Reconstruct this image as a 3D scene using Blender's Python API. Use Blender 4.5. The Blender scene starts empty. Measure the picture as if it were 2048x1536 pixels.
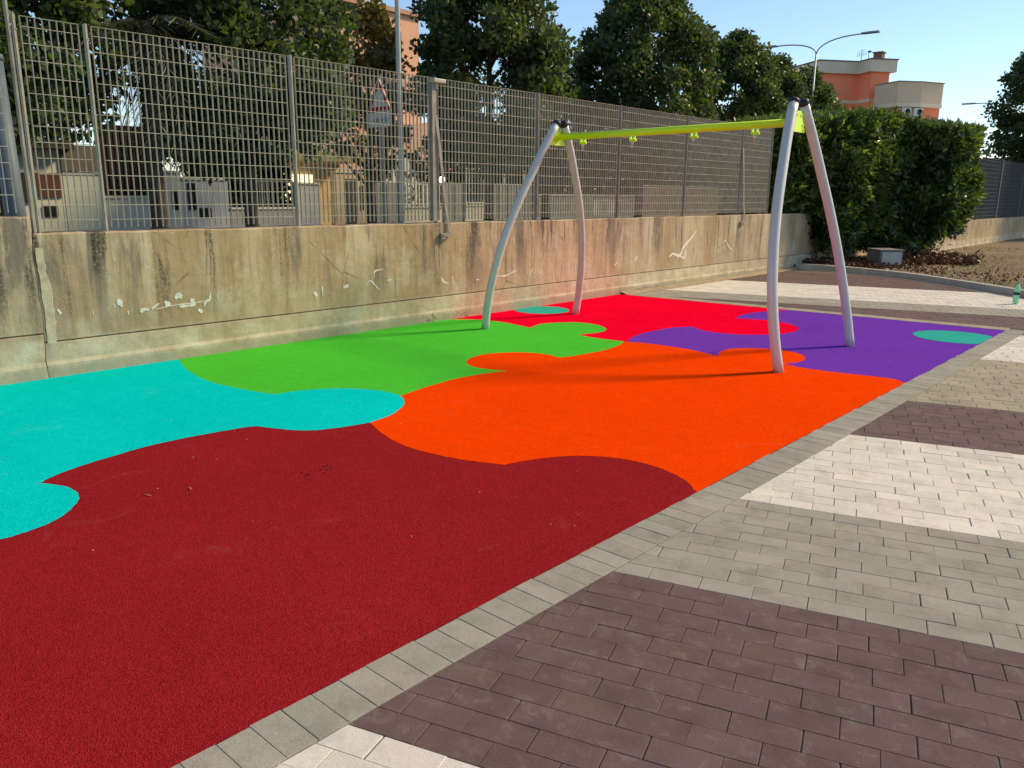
import bpy, bmesh, math, random
import numpy as np
from mathutils import Vector, Matrix
R = math.radians
sc = bpy.context.scene
C = sc.collection
# ------------------------------------------------------------------ camera
cam_d = bpy.data.cameras.new("camera"); cam = bpy.data.objects.new("camera", cam_d); C.objects.link(cam)
cam_d.sensor_width = 36; cam_d.lens = 28.041; cam_d.clip_end = 3000; cam_d.clip_start = .05
cam.matrix_world = Matrix(((0.74142, -0.161545, 0.651306, 0), (0.670983, 0.165659, -0.72273, 0),
                           (0.008859, 0.972862, 0.231217, 1.65), (0, 0, 0, 1)))
sc.camera = cam
# ------------------------------------------------------------------ sky and sun
SUN_AZ, SUN_EL = 28, 37          # azimuth from +Y towards +X
W = bpy.data.worlds.new("World"); sc.world = W; W.use_nodes = True
wn = W.node_tree.nodes; wl = W.node_tree.links
bg = wn['Background']; sky = wn.new('ShaderNodeTexSky'); sky.sky_type = 'NISHITA'; sky.sun_disc = False
sky.sun_elevation = R(SUN_EL); sky.sun_rotation = R(SUN_AZ); sky.air_density = 1.0; sky.dust_density = 0.0; sky.ozone_density = 2.4; sky.altitude = 50
bg.inputs[1].default_value = .087
wl.new(sky.outputs[0], bg.inputs[0])
sd = bpy.data.lights.new("sun", 'SUN'); sun = bpy.data.objects.new("sun", sd); C.objects.link(sun)
sd.energy = 2.75; sd.angle = R(9); sd.color = (1, .80, .50)
sv = Vector((math.sin(R(SUN_AZ))*math.cos(R(SUN_EL)), math.cos(R(SUN_AZ))*math.cos(R(SUN_EL)), math.sin(R(SUN_EL))))
sun.rotation_euler = sv.to_track_quat('Z', 'Y').to_euler(); sun.location = (0, 30, 20)
sc.view_settings.view_transform = 'Standard'; sc.view_settings.look = 'None'; sc.view_settings.gamma = 1
sc.view_settings.exposure = .92
sc.render.engine = 'CYCLES'
sc.cycles.transparent_max_bounces = 16

# ------------------------------------------------------------------ helpers
def tag(o, label=None, cat=None, group=None, kind=None):
    if label: o['label'] = label
    if cat: o['category'] = cat
    if group: o['group'] = group
    if kind: o['kind'] = kind
    return o
def empty(name, loc=(0, 0, 0), rz=0):
    o = bpy.data.objects.new(name, None); C.objects.link(o); o.location = loc; o.rotation_euler = (0, 0, rz)
    o.empty_display_size = .2
    return o
class MB:
    def __init__(s): s.v = []; s.f = []; s.m = []; s.sm = []
    def add(s, vs, fs, m=0, smooth=False):
        o = len(s.v); s.v += [tuple(map(float, q)) for q in vs]
        for f in fs: s.f.append([i+o for i in f]); s.m.append(m); s.sm.append(smooth)
        return s
    def box(s, x0, x1, y0, y1, z0, z1, m=0, bev=0):
        if bev:
            bm = bmesh.new(); bmesh.ops.create_cube(bm, size=1)
            for v in bm.verts: v.co = Vector(((x0+x1)/2+v.co.x*(x1-x0), (y0+y1)/2+v.co.y*(y1-y0), (z0+z1)/2+v.co.z*(z1-z0)))
            bmesh.ops.bevel(bm, geom=list(bm.edges), offset=bev, segments=2, affect='EDGES', profile=.6)
            bm.verts.index_update()
            s.add([v.co for v in bm.verts], [[v.index for v in f.verts] for f in bm.faces], m); bm.free(); return s
        v = [(x, y, z) for z in (z0, z1) for y in (y0, y1) for x in (x0, x1)]
        return s.add(v, [(0, 2, 3, 1), (4, 5, 7, 6), (0, 1, 5, 4), (2, 6, 7, 3), (0, 4, 6, 2), (1, 3, 7, 5)], m)
    def tube(s, pts, r, n=10, m=0, cap=True, smooth=True):
        pts = [Vector(p) for p in pts]; rr = r if isinstance(r, (list, tuple)) else [r]*len(pts)
        vs = []; up = None
        for i, p in enumerate(pts):
            t = (pts[min(i+1, len(pts)-1)]-pts[max(i-1, 0)]).normalized()
            if up is None:
                up = Vector((0, 0, 1)) if abs(t.z) < .9 else Vector((1, 0, 0))
            a = (up-t*up.dot(t)).normalized(); up = a; b = t.cross(a)
            for k in range(n):
                w = 2*math.pi*k/n; vs.append(p+(a*math.cos(w)+b*math.sin(w))*rr[i])
        fs = [(i*n+k, i*n+(k+1) % n, (i+1)*n+(k+1) % n, (i+1)*n+k) for i in range(len(pts)-1) for k in range(n)]
        s.add(vs, fs, m, smooth)
        if cap:
            o = len(s.v)-len(vs)
            s.f.append([o+k for k in range(n)][::-1]); s.m.append(m); s.sm.append(False)
            s.f.append([o+(len(pts)-1)*n+k for k in range(n)]); s.m.append(m); s.sm.append(False)
        return s
    def prism(s, poly, h, axis='z', at=0, m=0):
        n = len(poly)
        def P(a, b, t): return {'z': (a, b, t), 'x': (t, a, b), 'y': (a, t, b)}[axis]
        vs = [P(a, b, at) for a, b in poly]+[P(a, b, at+h) for a, b in poly]
        fs = [list(range(n))[::-1], list(range(n, 2*n))]+[(i, (i+1) % n, n+(i+1) % n, n+i) for i in range(n)]
        return s.add(vs, fs, m)
    def ball(s, c, r, m=0, seg=12, rings=8, sz=1, zmin=-1):
        vs = []; fs = []
        for i in range(rings+1):
            t = math.pi*i/rings
            for k in range(seg):
                a = 2*math.pi*k/seg
                vs.append((c[0]+r*math.sin(t)*math.cos(a), c[1]+r*math.sin(t)*math.sin(a), c[2]+r*sz*max(zmin, math.cos(t))))
        for i in range(rings):
            for k in range(seg): fs.append((i*seg+k, (i+1)*seg+k, (i+1)*seg+(k+1) % seg, i*seg+(k+1) % seg))
        return s.add(vs, fs, m, True)
    def build(s, name, mats, parent=None, loc=None):
        me = bpy.data.meshes.new(name); me.from_pydata(s.v, [], s.f)
        for m in (mats if isinstance(mats, (list, tuple)) else [mats]): me.materials.append(m)
        me.polygons.foreach_set('material_index', s.m); me.polygons.foreach_set('use_smooth', s.sm)
        bm = bmesh.new(); bm.from_mesh(me); bmesh.ops.recalc_face_normals(bm, faces=bm.faces); bm.to_mesh(me); bm.free()
        me.update()
        o = bpy.data.objects.new(name, me); C.objects.link(o)
        if parent: o.parent = parent
        if loc: o.location = loc
        return o
def attr(o, name, vals, dom='FACE'):
    a = o.data.attributes.new(name, 'FLOAT', dom); a.data.foreach_set('value', np.asarray(vals, dtype=np.float32))

# ------------------------------------------------------------------ materials
def hexc(h): # srgb 0-255 tuple -> linear
    return tuple(((c/255)/12.92 if c/255 <= .04045 else (((c/255)+.055)/1.055)**2.4) for c in h)+(1,)
class Mat:
    def __init__(s, name, rough=.8, spec=.3, metal=0):
        s.m = bpy.data.materials.new(name); s.m.use_nodes = True; s.n = s.m.node_tree.nodes; s.l = s.m.node_tree.links
        s.b = s.n['Principled BSDF']; s.b.inputs['Roughness'].default_value = rough
        s.b.inputs['Specular IOR Level'].default_value = spec; s.b.inputs['Metallic'].default_value = metal
        s._co = None
    def co(s, scale=(1, 1, 1), obj=False, dist=0):
        g = s.n.new('ShaderNodeNewGeometry') if not obj else s.n.new('ShaderNodeTexCoord')
        mp = s.n.new('ShaderNodeMapping'); mp.inputs['Scale'].default_value = scale
        s.l.new(g.outputs['Position'] if not obj else g.outputs['Object'], mp.inputs[0]); return mp.outputs[0]
    def noise(s, sc_, det=4, rough=.55, co=None, dist=0):
        t = s.n.new('ShaderNodeTexNoise'); t.inputs['Scale'].default_value = sc_; t.inputs['Detail'].default_value = det
        t.inputs['Roughness'].default_value = rough; t.inputs['Distortion'].default_value = dist
        s.l.new(co or s.co(), t.inputs['Vector']); return t.outputs['Fac']
    def voro(s, sc_, co=None, feat='F1', out='Distance'):
        t = s.n.new('ShaderNodeTexVoronoi'); t.inputs['Scale'].default_value = sc_; t.feature = feat
        s.l.new(co or s.co(), t.inputs['Vector']); return t.outputs[out]
    def ramp(s, fac, pts):
        r = s.n.new('ShaderNodeValToRGB'); e = r.color_ramp.elements
        while len(e) < len(pts): e.new(.5)
        for i, (p, c) in enumerate(pts):
            e[i].position = p; e[i].color = c if len(c) == 4 else tuple(c)+(1,)
        s.l.new(fac, r.inputs[0]); return r.outputs[0]
    def mix(s, fac, a, b, mode='MIX'):
        x = s.n.new('ShaderNodeMix'); x.data_type = 'RGBA'; x.blend_type = mode
        for i, v in ((0, fac), (6, a), (7, b)):
            if isinstance(v, (int, float)): x.inputs[i].default_value = v
            elif isinstance(v, tuple): x.inputs[i].default_value = v if len(v) == 4 else v+(1,)
            else: s.l.new(v, x.inputs[i])
        return x.outputs[2]
    def math(s, op, a, b=0.0, clamp=False):
        x = s.n.new('ShaderNodeMath'); x.operation = op; x.use_clamp = clamp
        for i, v in ((0, a), (1, b)):
            if isinstance(v, (int, float)): x.inputs[i].default_value = v
            else: s.l.new(v, x.inputs[i])
        return x.outputs[0]
    def at(s, name):
        a = s.n.new('ShaderNodeAttribute'); a.attribute_name = name; return a.outputs['Fac']
    def color(s, c):
        if isinstance(c, tuple): s.b.inputs['Base Color'].default_value = c if len(c) == 4 else c+(1,)
        else: s.l.new(c, s.b.inputs['Base Color'])
        return s
    def bump(s, h, dist=.01, strength=1):
        b = s.n.new('ShaderNodeBump'); b.inputs['Distance'].default_value = dist; b.inputs['Strength'].default_value = strength
        s.l.new(h, b.inputs['Height']); s.l.new(b.outputs[0], s.b.inputs['Normal']); return s
G3 = lambda v: (v, v, v, 1)
def simple(name, col, rough=.6, var=.12, nsc=6, metal=0, spec=.3, bumpd=0):
    m = Mat(name, rough, spec, metal); c = col if len(col) == 4 else col+(1,)
    d = tuple(x*(1-var) for x in c[:3])+(1,); e = tuple(min(1, x*(1+var)) for x in c[:3])+(1,)
    m.color(m.ramp(m.noise(nsc, 5, .6), [(.3, d), (.7, e)]))
    if bumpd: m.bump(m.noise(nsc*8, 3), bumpd)
    return m.m
def rubber(name, col):
    m = Mat(name, 1.0, 0.0); c = col
    lo = tuple(x*(.60 if name[0] == 'm' else .78) for x in c)+(1,); hi = tuple(min(1, x*1.14+.003) for x in c)+(1,)
    v = m.voro(230, out='Color')
    sep = m.n.new('ShaderNodeSeparateColor'); m.l.new(v, sep.inputs[0])
    g = m.mix(sep.outputs[0], lo, hi)
    big = m.ramp(m.noise(.9, 5, .65), [(.3, G3(.93)), (.7, G3(1.04))])
    g = m.mix(1.0, g, big, 'MULTIPLY')
    g = m.mix(1.0, g, m.ramp(m.noise(9, 5, .75), [(.34, G3(.94)), (.6, G3(1.02))]), 'MULTIPLY')
    wn_ = m.ramp(m.noise(2.6, 6, .75, dist=.8), [(.60, G3(0)), (.75, G3(.045))])
    g = m.mix(wn_, g, (.55, .47, .40))
    m.color(g)
    h = m.math('ADD', m.voro(230), m.math('MULTIPLY', m.noise(35, 3), .8))
    m.bump(h, .004, .8)
    return m.m
M = {}
M['teal'] = rubber('teal_rubber', (.0005, .60, .56)); M['maroon'] = rubber('maroon_rubber', (.315, .015, .019))
M['green'] = rubber('green_rubber', (.075, .53, .040)); M['orange'] = rubber('orange_rubber', (.98, .058, .0003))
M['red'] = rubber('red_rubber', (.95, .0003, .028)); M['purple'] = rubber('purple_rubber', (.165, .045, .42))
M['aqua'] = rubber('aqua_rubber', (.04, .42, .34))
def brick_mat():
    m = Mat('concrete_paver', .9, .15)
    a = m.n.new('ShaderNodeAttribute'); a.attribute_name = 'pcol'
    t = m.ramp(m.at('tone'), [(0, G3(.92)), (1, G3(1.06))])
    c = m.mix(1.0, a.outputs['Color'], t, 'MULTIPLY')
    c = m.mix(1.0, c, m.ramp(m.noise(230, 3, .8), [(.3, G3(.70)), (.7, G3(1.16))]), 'MULTIPLY')
    c = m.mix(1.0, c, m.ramp(m.noise(2.2, 4, .6), [(.3, G3(.88)), (.7, G3(1.08))]), 'MULTIPLY')
    dust = m.ramp(m.noise(11, 6, .72, dist=.6), [(.54, G3(0)), (.76, G3(.26))])
    c = m.mix(dust, c, (.40, .36, .33))
    dk = m.ramp(m.noise(5.5, 5, .7), [(.36, G3(.84)), (.52, G3(1))])
    c = m.mix(1.0, c, dk, 'MULTIPLY')
    sp = m.ramp(m.voro(26), [(0, G3(1)), (.035, G3(.9)), (.05, G3(0))])
    msk = m.ramp(m.noise(3, 2), [(.45, G3(0)), (.6, G3(.8))])
    c = m.mix(m.mix(1.0, sp, msk, 'MULTIPLY'), c, (.55, .50, .45))
    ds = m.ramp(m.voro(9.3), [(0, G3(.8)), (.022, G3(.7)), (.03, G3(0))])
    c = m.mix(ds, c, (.03, .025, .02))
    m.color(c); m.bump(m.math('ADD', m.noise(320, 3, .7), m.math('MULTIPLY', m.noise(40, 3), .8)), .0022, .9)
    return m.m
M['brick'] = brick_mat()
M['joint'] = simple('joint_sand', (.12, .105, .088), .95, .3, 30)
def wall_mat():
    m = Mat('stained_concrete', .95, .1)
    st = m.co((1, 3.2, .22)); st2 = m.co((1, 7, .35)); w = m.co()
    z = m.n.new('ShaderNodeSeparateXYZ'); m.l.new(w, z.inputs[0]); Z = z.outputs[2]; Y = z.outputs[1]
    base = m.ramp(m.noise(.8, 7, .68), [(.28, (.35, .27, .18)), (.48, (.49, .385, .245)), (.72, (.63, .53, .36))])
    och = m.ramp(m.math('ADD', m.noise(.8, 9, .66, st, .3), m.math('MULTIPLY', m.noise(9, 6, .8), .16)), [(.50, G3(0)), (.66, G3(.5))])
    c = m.mix(och, base, (.32, .20, .10))
    pale = m.ramp(m.noise(1.3, 6, .68), [(.52, G3(0)), (.66, G3(.65))])
    c = m.mix(pale, c, (.58, .51, .38))
    hz = m.ramp(Z, [(.25, G3(.10)), (.7, G3(.55)), (1.0, G3(1))])
    # soft grey algae patches that hang from the coping in separate tongues
    tong = m.ramp(m.noise(1.1, 9, .68, m.co((1, 2.4, .45)), .4), [(.54, G3(0)), (.62, G3(.8))])
    c = m.mix(m.mix(1.0, tong, hz, 'MULTIPLY'), c, (.15, .135, .11))
    drk = m.ramp(m.noise(1.6, 9, .68, m.co((1, 4.2, .30)), .3), [(.55, G3(0)), (.63, G3(1))])
    grain = m.ramp(m.noise(34, 6, .78), [(.36, G3(.1)), (.56, G3(1))])
    c = m.mix(m.mix(1.0, m.mix(1.0, drk, grain, 'MULTIPLY'), hz, 'MULTIPLY'), c, (.050, .044, .034))
    fine = m.ramp(m.noise(2.6, 5, .7, st2), [(.50, G3(0)), (.68, G3(.5))])
    c = m.mix(m.mix(1.0, fine, hz, 'MULTIPLY'), c, (.17, .115, .07))
    crk = m.ramp(m.voro(1.15, m.co((1, 1, .55)), 'DISTANCE_TO_EDGE'), [(0, G3(.0)), (.004, G3(.75)), (.007, G3(0))])
    crm = m.ramp(m.noise(1.7, 2), [(.52, G3(0)), (.6, G3(1))])
    c = m.mix(m.mix(1.0, crk, crm, 'MULTIPLY'), c, (.06, .05, .04))
    # plinth: paler, lime bloom
    pl = m.ramp(m.math('ADD', Z, m.math('MULTIPLY', m.noise(5, 4), .12)), [(.36, G3(.8)), (.42, G3(0))])
    c = m.mix(pl, c, m.ramp(m.noise(3.5, 6, .68), [(.3, (.38, .30, .20)), (.5, (.54, .45, .31)), (.68, (.68, .62, .48))]))
    toe = m.ramp(m.math('ADD', Z, m.math('MULTIPLY', m.noise(6, 4), .10)), [(.12, G3(.75)), (.17, G3(0))])
    c = m.mix(toe, c, (.36, .32, .22))
    # lichen dots near the top, pits
    dots = m.ramp(m.voro(20), [(0, G3(1)), (.13, G3(1)), (.17, G3(0))])
    dm = m.ramp(m.noise(2.2, 3), [(.48, G3(0)), (.62, G3(1))]); dz = m.ramp(Z, [(.82, G3(0)), (1.08, G3(.9))])
    c = m.mix(m.mix(1.0, m.mix(1.0, dots, dm, 'MULTIPLY'), dz, 'MULTIPLY'), c, (.62, .56, .46))
    pit = m.ramp(m.voro(13), [(0, G3(.8)), (.045, G3(.7)), (.07, G3(0))])
    c = m.mix(pit, c, (.07, .05, .035))
    c = m.mix(1.0, c, m.ramp(m.noise(120, 3, .7), [(.3, G3(.84)), (.7, G3(1.1))]), 'MULTIPLY')
    m.color(c); m.bump(m.math('ADD', m.noise(90, 5, .75), m.math('MULTIPLY', m.noise(24, 5, .65), .7)), .006, .7)
    return m.m
M['wall'] = wall_mat()
M['mark'] = simple('chipped_white_paint', (.68, .64, .55), .9, .15, 30)
M['galv'] = simple('galvanised_steel', (.37, .345, .265), .62, .18, 9, 0, .35)
M['galvd'] = simple('weathered_steel', (.27, .255, .215), .65, .2, 7, 0, .3)
M['rust'] = simple('rusty_galvanised', (.30, .26, .2), .75, .3, 5)
M['leg'] = simple('silver_powder_coat', (.56, .56, .53), .40, .06, 14, .15, .5)
M['lime'] = simple('lime_powder_coat', (.70, .97, .004), .33, .04, 10, 0, .5)
M['black'] = simple('black_plastic', (.02, .02, .024), .5, .1)
M['pin'] = simple('bright_pin', (.75, .68, .58), .35, .1, 20, .3)
M['dark'] = simple('dark_void', (.012, .011, .010), .9)
def leafmat(name, cols, tr=.3, rough=.5, spec=.35):
    m = Mat(name, rough, spec); c = m.ramp(m.at('tone'), cols)
    c = m.mix(1.0, c, m.ramp(m.noise(1.3, 3), [(.35, G3(.75)), (.65, G3(1.15))]), 'MULTIPLY')
    m.color(c)
    t = m.n.new('ShaderNodeBsdfTranslucent'); m.l.new(m.mix(1.0, c, (1.2, 1.3, .6), 'MULTIPLY'), t.inputs[0])
    x = m.n.new('ShaderNodeMixShader'); x.inputs[0].default_value = tr
    m.l.new(m.b.outputs[0], x.inputs[1]); m.l.new(t.outputs[0], x.inputs[2])
    m.l.new(x.outputs[0], m.n['Material Output'].inputs[0]); return m.m
M['plane'] = leafmat('plane_tree_leaf', [(0, (.055, .080, .026)), (.5, (.095, .135, .042)), (.85, (.15, .19, .055)), (1, (.22, .22, .09))], .40, .5, .5)
M['autumn'] = leafmat('yellowing_leaf', [(0, (.10, .10, .03)), (.5, (.20, .15, .04)), (1, (.30, .19, .06))])
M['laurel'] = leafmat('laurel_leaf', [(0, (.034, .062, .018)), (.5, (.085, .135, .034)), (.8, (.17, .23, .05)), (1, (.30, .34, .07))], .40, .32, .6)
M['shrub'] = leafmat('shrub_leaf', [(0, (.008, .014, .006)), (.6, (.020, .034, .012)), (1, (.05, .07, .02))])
M['deadleaf'] = leafmat('dead_leaf', [(0, (.05, .018, .010)), (.5, (.115, .045, .024)), (1, (.24, .13, .07))], .15)
M['palm'] = leafmat('palm_leaf', [(0, (.02, .03, .012)), (.6, (.05, .06, .03)), (1, (.16, .14, .09))])
M['weed'] = leafmat('weed_leaf', [(0, (.07, .08, .02)), (1, (.22, .20, .07))])
M['bark'] = simple('bark', (.10, .075, .055), .9, .4, 8, bumpd=.02)
def shade(c, name, **k): return simple(name, hexc(c), k.get('rough', .85), k.get('var', .08), k.get('nsc', 1.5))

# ------------------------------------------------------------------ value noise (numpy)
def vnoise(x, y, seed=0):
    rs = np.random.RandomState(seed); T = rs.rand(256, 256)
    xi = np.floor(x).astype(int); yi = np.floor(y).astype(int); fx = x-xi; fy = y-yi
    fx = fx*fx*(3-2*fx); fy = fy*fy*(3-2*fy)
    g = lambda a, b: T[a % 256, b % 256]
    return (g(xi, yi)*(1-fx)+g(xi+1, yi)*fx)*(1-fy)+(g(xi, yi+1)*(1-fx)+g(xi+1, yi+1)*fx)*fy
def fbm(x, y, seed=0, o=4):
    s = 0; a = .5
    for i in range(o): s = s+a*(vnoise(x*2**i, y*2**i, seed+i)-.5); a *= .5
    return s
SEG={
'tm1':[(-4.58,0.144),(-4.396,0.565),(-4.237,1.004),(-4.236,1.083),(-4.258,1.189),(-4.308,1.291),(-4.406,1.391),(-4.492,1.453),(-4.555,1.481),(-4.644,1.499),(-4.747,1.493),(-4.825,1.469),(-4.889,1.438),(-4.94,1.407)],
'tm2':[(-4.94,1.407),(-5.001,1.495),(-5.06,1.618),(-5.109,1.778),(-5.134,1.899),(-5.175,2.087),(-5.184,2.255),(-5.17,2.463),(-5.149,2.632),(-5.106,2.843),(-5.088,2.881)],
'tm3':[(-5.088,2.881),(-4.94,2.944),(-4.769,3.039),(-4.689,3.122),(-4.606,3.344),(-4.57,3.508)],
'to':[(-4.57,3.508),(-4.616,3.73),(-4.718,3.929),(-4.832,4.065),(-4.967,4.156),(-5.027,4.175)],
'tg1':[(-5.027,4.175),(-5.164,4.198),(-5.351,4.154),(-5.599,3.995),(-5.779,3.705),(-5.816,3.486)],
'tg2':[(-5.816,3.486),(-5.963,3.438),(-6.257,3.379),(-6.606,3.338),(-7.074,3.391),(-7.485,3.497),(-7.773,3.6)],
'gr1':[(-7.658,7.514),(-7.552,7.585),(-7.45,7.651),(-7.248,7.686),(-7.008,7.694),(-6.76,7.647),(-6.555,7.612)],
'gr2':[(-6.555,7.612),(-6.633,7.809),(-6.655,7.993),(-6.579,8.185),(-6.406,8.384),(-6.194,8.424),(-5.998,8.371),(-5.826,8.239),(-5.734,8.068),(-5.73,7.899),(-5.772,7.756),(-5.806,7.624)],
'gr3':[(-5.806,7.624),(-5.512,7.603),(-5.312,7.619),(-5.147,7.648)],
'go1':[(-5.147,7.648),(-5.049,7.399),(-4.997,7.081),(-5.016,6.752),(-5.057,6.467),(-5.1,6.374)],
'go2':[(-5.1,6.374),(-5.241,6.417),(-5.399,6.396),(-5.546,6.326),(-5.684,6.167),(-5.769,5.954),(-5.747,5.771),(-5.67,5.602),(-5.527,5.474),(-5.371,5.433),(-5.22,5.455),(-5.123,5.49),(-5.041,5.526)],
'go3':[(-5.041,5.526),(-5.109,5.34),(-5.144,5.113),(-5.153,4.896),(-5.133,4.732),(-5.099,4.489),(-5.056,4.303),(-5.027,4.175)],
'ro':[(-5.147,7.65),(-4.89,7.735),(-4.615,7.759),(-4.33,7.748),(-4.09,7.679),(-3.94,7.641)],
'op2':[(-3.94,7.641),(-3.991,7.733),(-4.042,7.883),(-4.04,8.081),(-3.976,8.217),(-3.746,8.418),(-3.572,8.455),(-3.379,8.382),(-3.241,8.224),(-3.187,8.037),(-3.206,7.862),(-3.26,7.748)],
'op3':[(-3.26,7.748),(-3.064,7.689),(-2.849,7.701),(-2.601,7.738),(-2.508,7.763),(-2.353,7.792),(-2.194,7.798),(-2.11,7.705)],
'om1':[(-4.563,3.503),(-4.303,3.401),(-4.012,3.326),(-3.762,3.327),(-3.486,3.379),(-3.206,3.499)],
'om2':[(-3.205,3.499),(-3.188,3.576),(-3.091,3.814),(-2.951,3.984),(-2.782,4.088),(-2.594,4.128),(-2.411,4.103),(-2.248,4.039),(-2.095,3.911)],
'rp1':[(-5.129,7.686),(-5.229,7.926),(-5.296,8.241),(-5.307,8.634),(-5.263,8.958),(-5.132,9.177)],
'rp2':[(-5.132,9.177),(-4.951,9.052),(-4.76,8.985),(-4.583,8.991),(-4.347,9.104),(-4.153,9.298),(-4.041,9.522),(-4.015,9.756),(-4.069,10.001),(-4.217,10.228),(-4.41,10.361),(-4.668,10.414),(-4.876,10.344),(-5.067,10.25)],
'rp3':[(-5.067,10.25),(-5.154,10.605),(-5.153,10.916),(-5.057,11.255),(-4.874,11.608)],
}
MARKS=[
([(2.552,0.609),(2.574,0.566)],0.03),
([(3.087,0.656),(3.094,0.621),(3.113,0.58)],0.05),
([(3.041,0.61),(3.046,0.579)],0.02),
([(3.161,0.537),(3.165,0.496)],0.015),
([(2.849,0.568),(2.847,0.53)],0.012),
([(3.277,0.509),(3.308,0.535),(3.363,0.529)],0.05),
([(3.387,0.533),(3.463,0.579)],0.025),
([(3.525,0.594),(3.551,0.563),(3.577,0.576)],0.05),
([(3.63,0.612),(3.675,0.649),(3.691,0.607)],0.05),
([(3.661,0.528),(3.749,0.528),(3.826,0.529)],0.03),
([(3.789,0.598),(3.812,0.563),(3.817,0.521)],0.05),
([(3.856,0.481),(3.903,0.449)],0.035),
([(3.923,0.503),(3.945,0.551),(3.987,0.572),(4.002,0.646)],0.025),
([(3.418,0.524),(3.633,0.547),(3.837,0.552),(3.977,0.565)],0.01),
([(5.252,0.544),(5.289,0.494)],0.04),
([(5.364,0.6),(5.366,0.483)],0.02),
([(5.66,0.564),(5.738,0.581)],0.035),
([(5.995,0.555),(6.059,0.616),(6.131,0.551),(6.205,0.489)],0.022),
([(6.123,0.651),(6.13,0.719),(6.265,0.741)],0.018),
([(6.323,0.597),(6.388,0.606)],0.025),
([(7.22,0.575),(7.272,0.518),(7.367,0.478)],0.03),
([(7.443,0.575),(7.445,0.473)],0.025),
([(8.308,0.517),(8.503,0.511),(8.731,0.578)],0.025),
([(7.887,0.496),(7.951,0.491)],0.02),
([(9.022,0.5),(9.102,0.579)],0.02),
([(9.134,0.492),(9.155,0.552)],0.018),
([(9.216,0.524),(9.324,0.468)],0.02),
([(9.576,0.513),(9.582,0.438)],0.015),
([(10.041,0.548),(10.057,0.483)],0.015),
([(10.36,0.542),(10.373,0.45)],0.015),
([(12.932,0.556),(13.058,0.607),(13.321,0.564),(13.433,0.705),(13.704,0.869),(13.883,0.999)],0.055),
([(13.322,0.556),(13.5,0.516),(13.521,0.663)],0.045),
([(14.972,0.6),(15.077,0.782),(15.247,0.651),(15.472,0.536)],0.03),
([(11.798,0.542),(11.888,0.627)],0.04),
([(11.198,0.495),(11.278,0.553)],0.03),
]

# ================================================================== GROUND
def sheet(name, poly, z, mat, kind='structure'):
    me = bpy.data.meshes.new(name); me.from_pydata([(x, y, z) for x, y in poly], [], [list(range(len(poly)))])
    bm = bmesh.new(); bm.from_mesh(me)
    for f in bm.faces:
        f.normal_update()
        if f.normal.z < 0: f.normal_flip()
    if len(poly) > 4: bmesh.ops.triangulate(bm, faces=bm.faces[:])
    bm.to_mesh(me); bm.free()
    me.materials.append(mat); o = bpy.data.objects.new(name, me); C.objects.link(o); tag(o, kind=kind); return o
gm = Mat('dry_ground', .97, .05)
gm.color(gm.mix(gm.ramp(gm.noise(.25, 5), [(.4, G3(0)), (.6, G3(1))]), (.12, .095, .06), (.085, .075, .045)))
sheet('ground', [(-900, -900), (900, -900), (900, 1500), (-900, 1500)], -.06, gm.m)
am = Mat('asphalt', .95, .1); am.color(am.ramp(am.noise(90, 3, .7), [(.3, (.035, .034, .034)), (.7, (.075, .073, .07))]))
sheet('road', [(-20.2, -40), (-9.6, -40), (-9.6, 120), (-20.2, 120)], -.03, am.m)
pm = simple('street_pavement', (.20, .18, .15), .9, .15, 2)
sheet('pavement', [(-22.6, -40), (-20.3, -40), (-20.3, 120), (-22.6, 120)], .05, pm)
vm = Mat('verge', .97, .05); vm.color(vm.ramp(vm.noise(3, 5), [(.35, (.09, .05, .03)), (.6, (.06, .07, .025))]))
sheet('verge', [(-9.5, -40), (-8.05, -40), (-8.05, 60), (-9.5, 60)], .9, vm.m)

def smooth(pts, n=5):
    P = [np.array(p) for p in pts]
    if len(P) < 3: return [tuple(p) for p in P]
    P = [2*P[0]-P[1]]+P+[2*P[-1]-P[-2]]; out = []
    for i in range(1, len(P)-2):
        a, b, c, d = P[i-1:i+3]
        # centripetal-ish parameterisation keeps the curve from overshooting
        t0 = 0; t1 = t0+max(1e-4, np.linalg.norm(b-a))**.5; t2 = t1+max(1e-4, np.linalg.norm(c-b))**.5; t3 = t2+max(1e-4, np.linalg.norm(d-c))**.5
        for k in range(n):
            t = t1+(t2-t1)*k/n
            A1 = (t1-t)/(t1-t0)*a+(t-t0)/(t1-t0)*b; A2 = (t2-t)/(t2-t1)*b+(t-t1)/(t2-t1)*c; A3 = (t3-t)/(t3-t2)*c+(t-t2)/(t3-t2)*d
            B1 = (t2-t)/(t2-t0)*A1+(t-t0)/(t2-t0)*A2; B2 = (t3-t)/(t3-t1)*A2+(t-t1)/(t3-t1)*A3
            out.append(tuple((t2-t)/(t2-t1)*B1+(t-t1)/(t2-t1)*B2))
    out.append(tuple(P[-2])); return out
def ragged(P, seed):
    rg = random.Random(seed); o = [P[0]]
    for a, b in zip(P, P[1:]):
        l = math.dist(a, b); n = max(1, int(l/.03))
        for k in range(1, n+1):
            q = (a[0]+(b[0]-a[0])*k/n, a[1]+(b[1]-a[1])*k/n)
            o.append(q if k == n and b is P[-1] else (q[0]+rg.gauss(0, .0016), q[1]+rg.gauss(0, .0016)))
    return o
SG = {k: ragged(smooth(v), i) for i, (k, v) in enumerate(SEG.items())}
def chain(*ks):
    o = []
    for k in ks:
        s = SG[k[1:]][::-1] if k[0] == '-' else SG[k]
        o += s if not o else s[1:]
    return o
WX = -7.79; BX = -2.09; FAR = lambda x: 11.40+(x+7.64)*.0735
fe = lambda x: (x, FAR(x))
full = [(WX, -3), (BX, -3), (BX, FAR(BX)), (WX, FAR(WX))]
NM = 'rubber_surface'
t0 = SG['tm1'][0]
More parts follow.
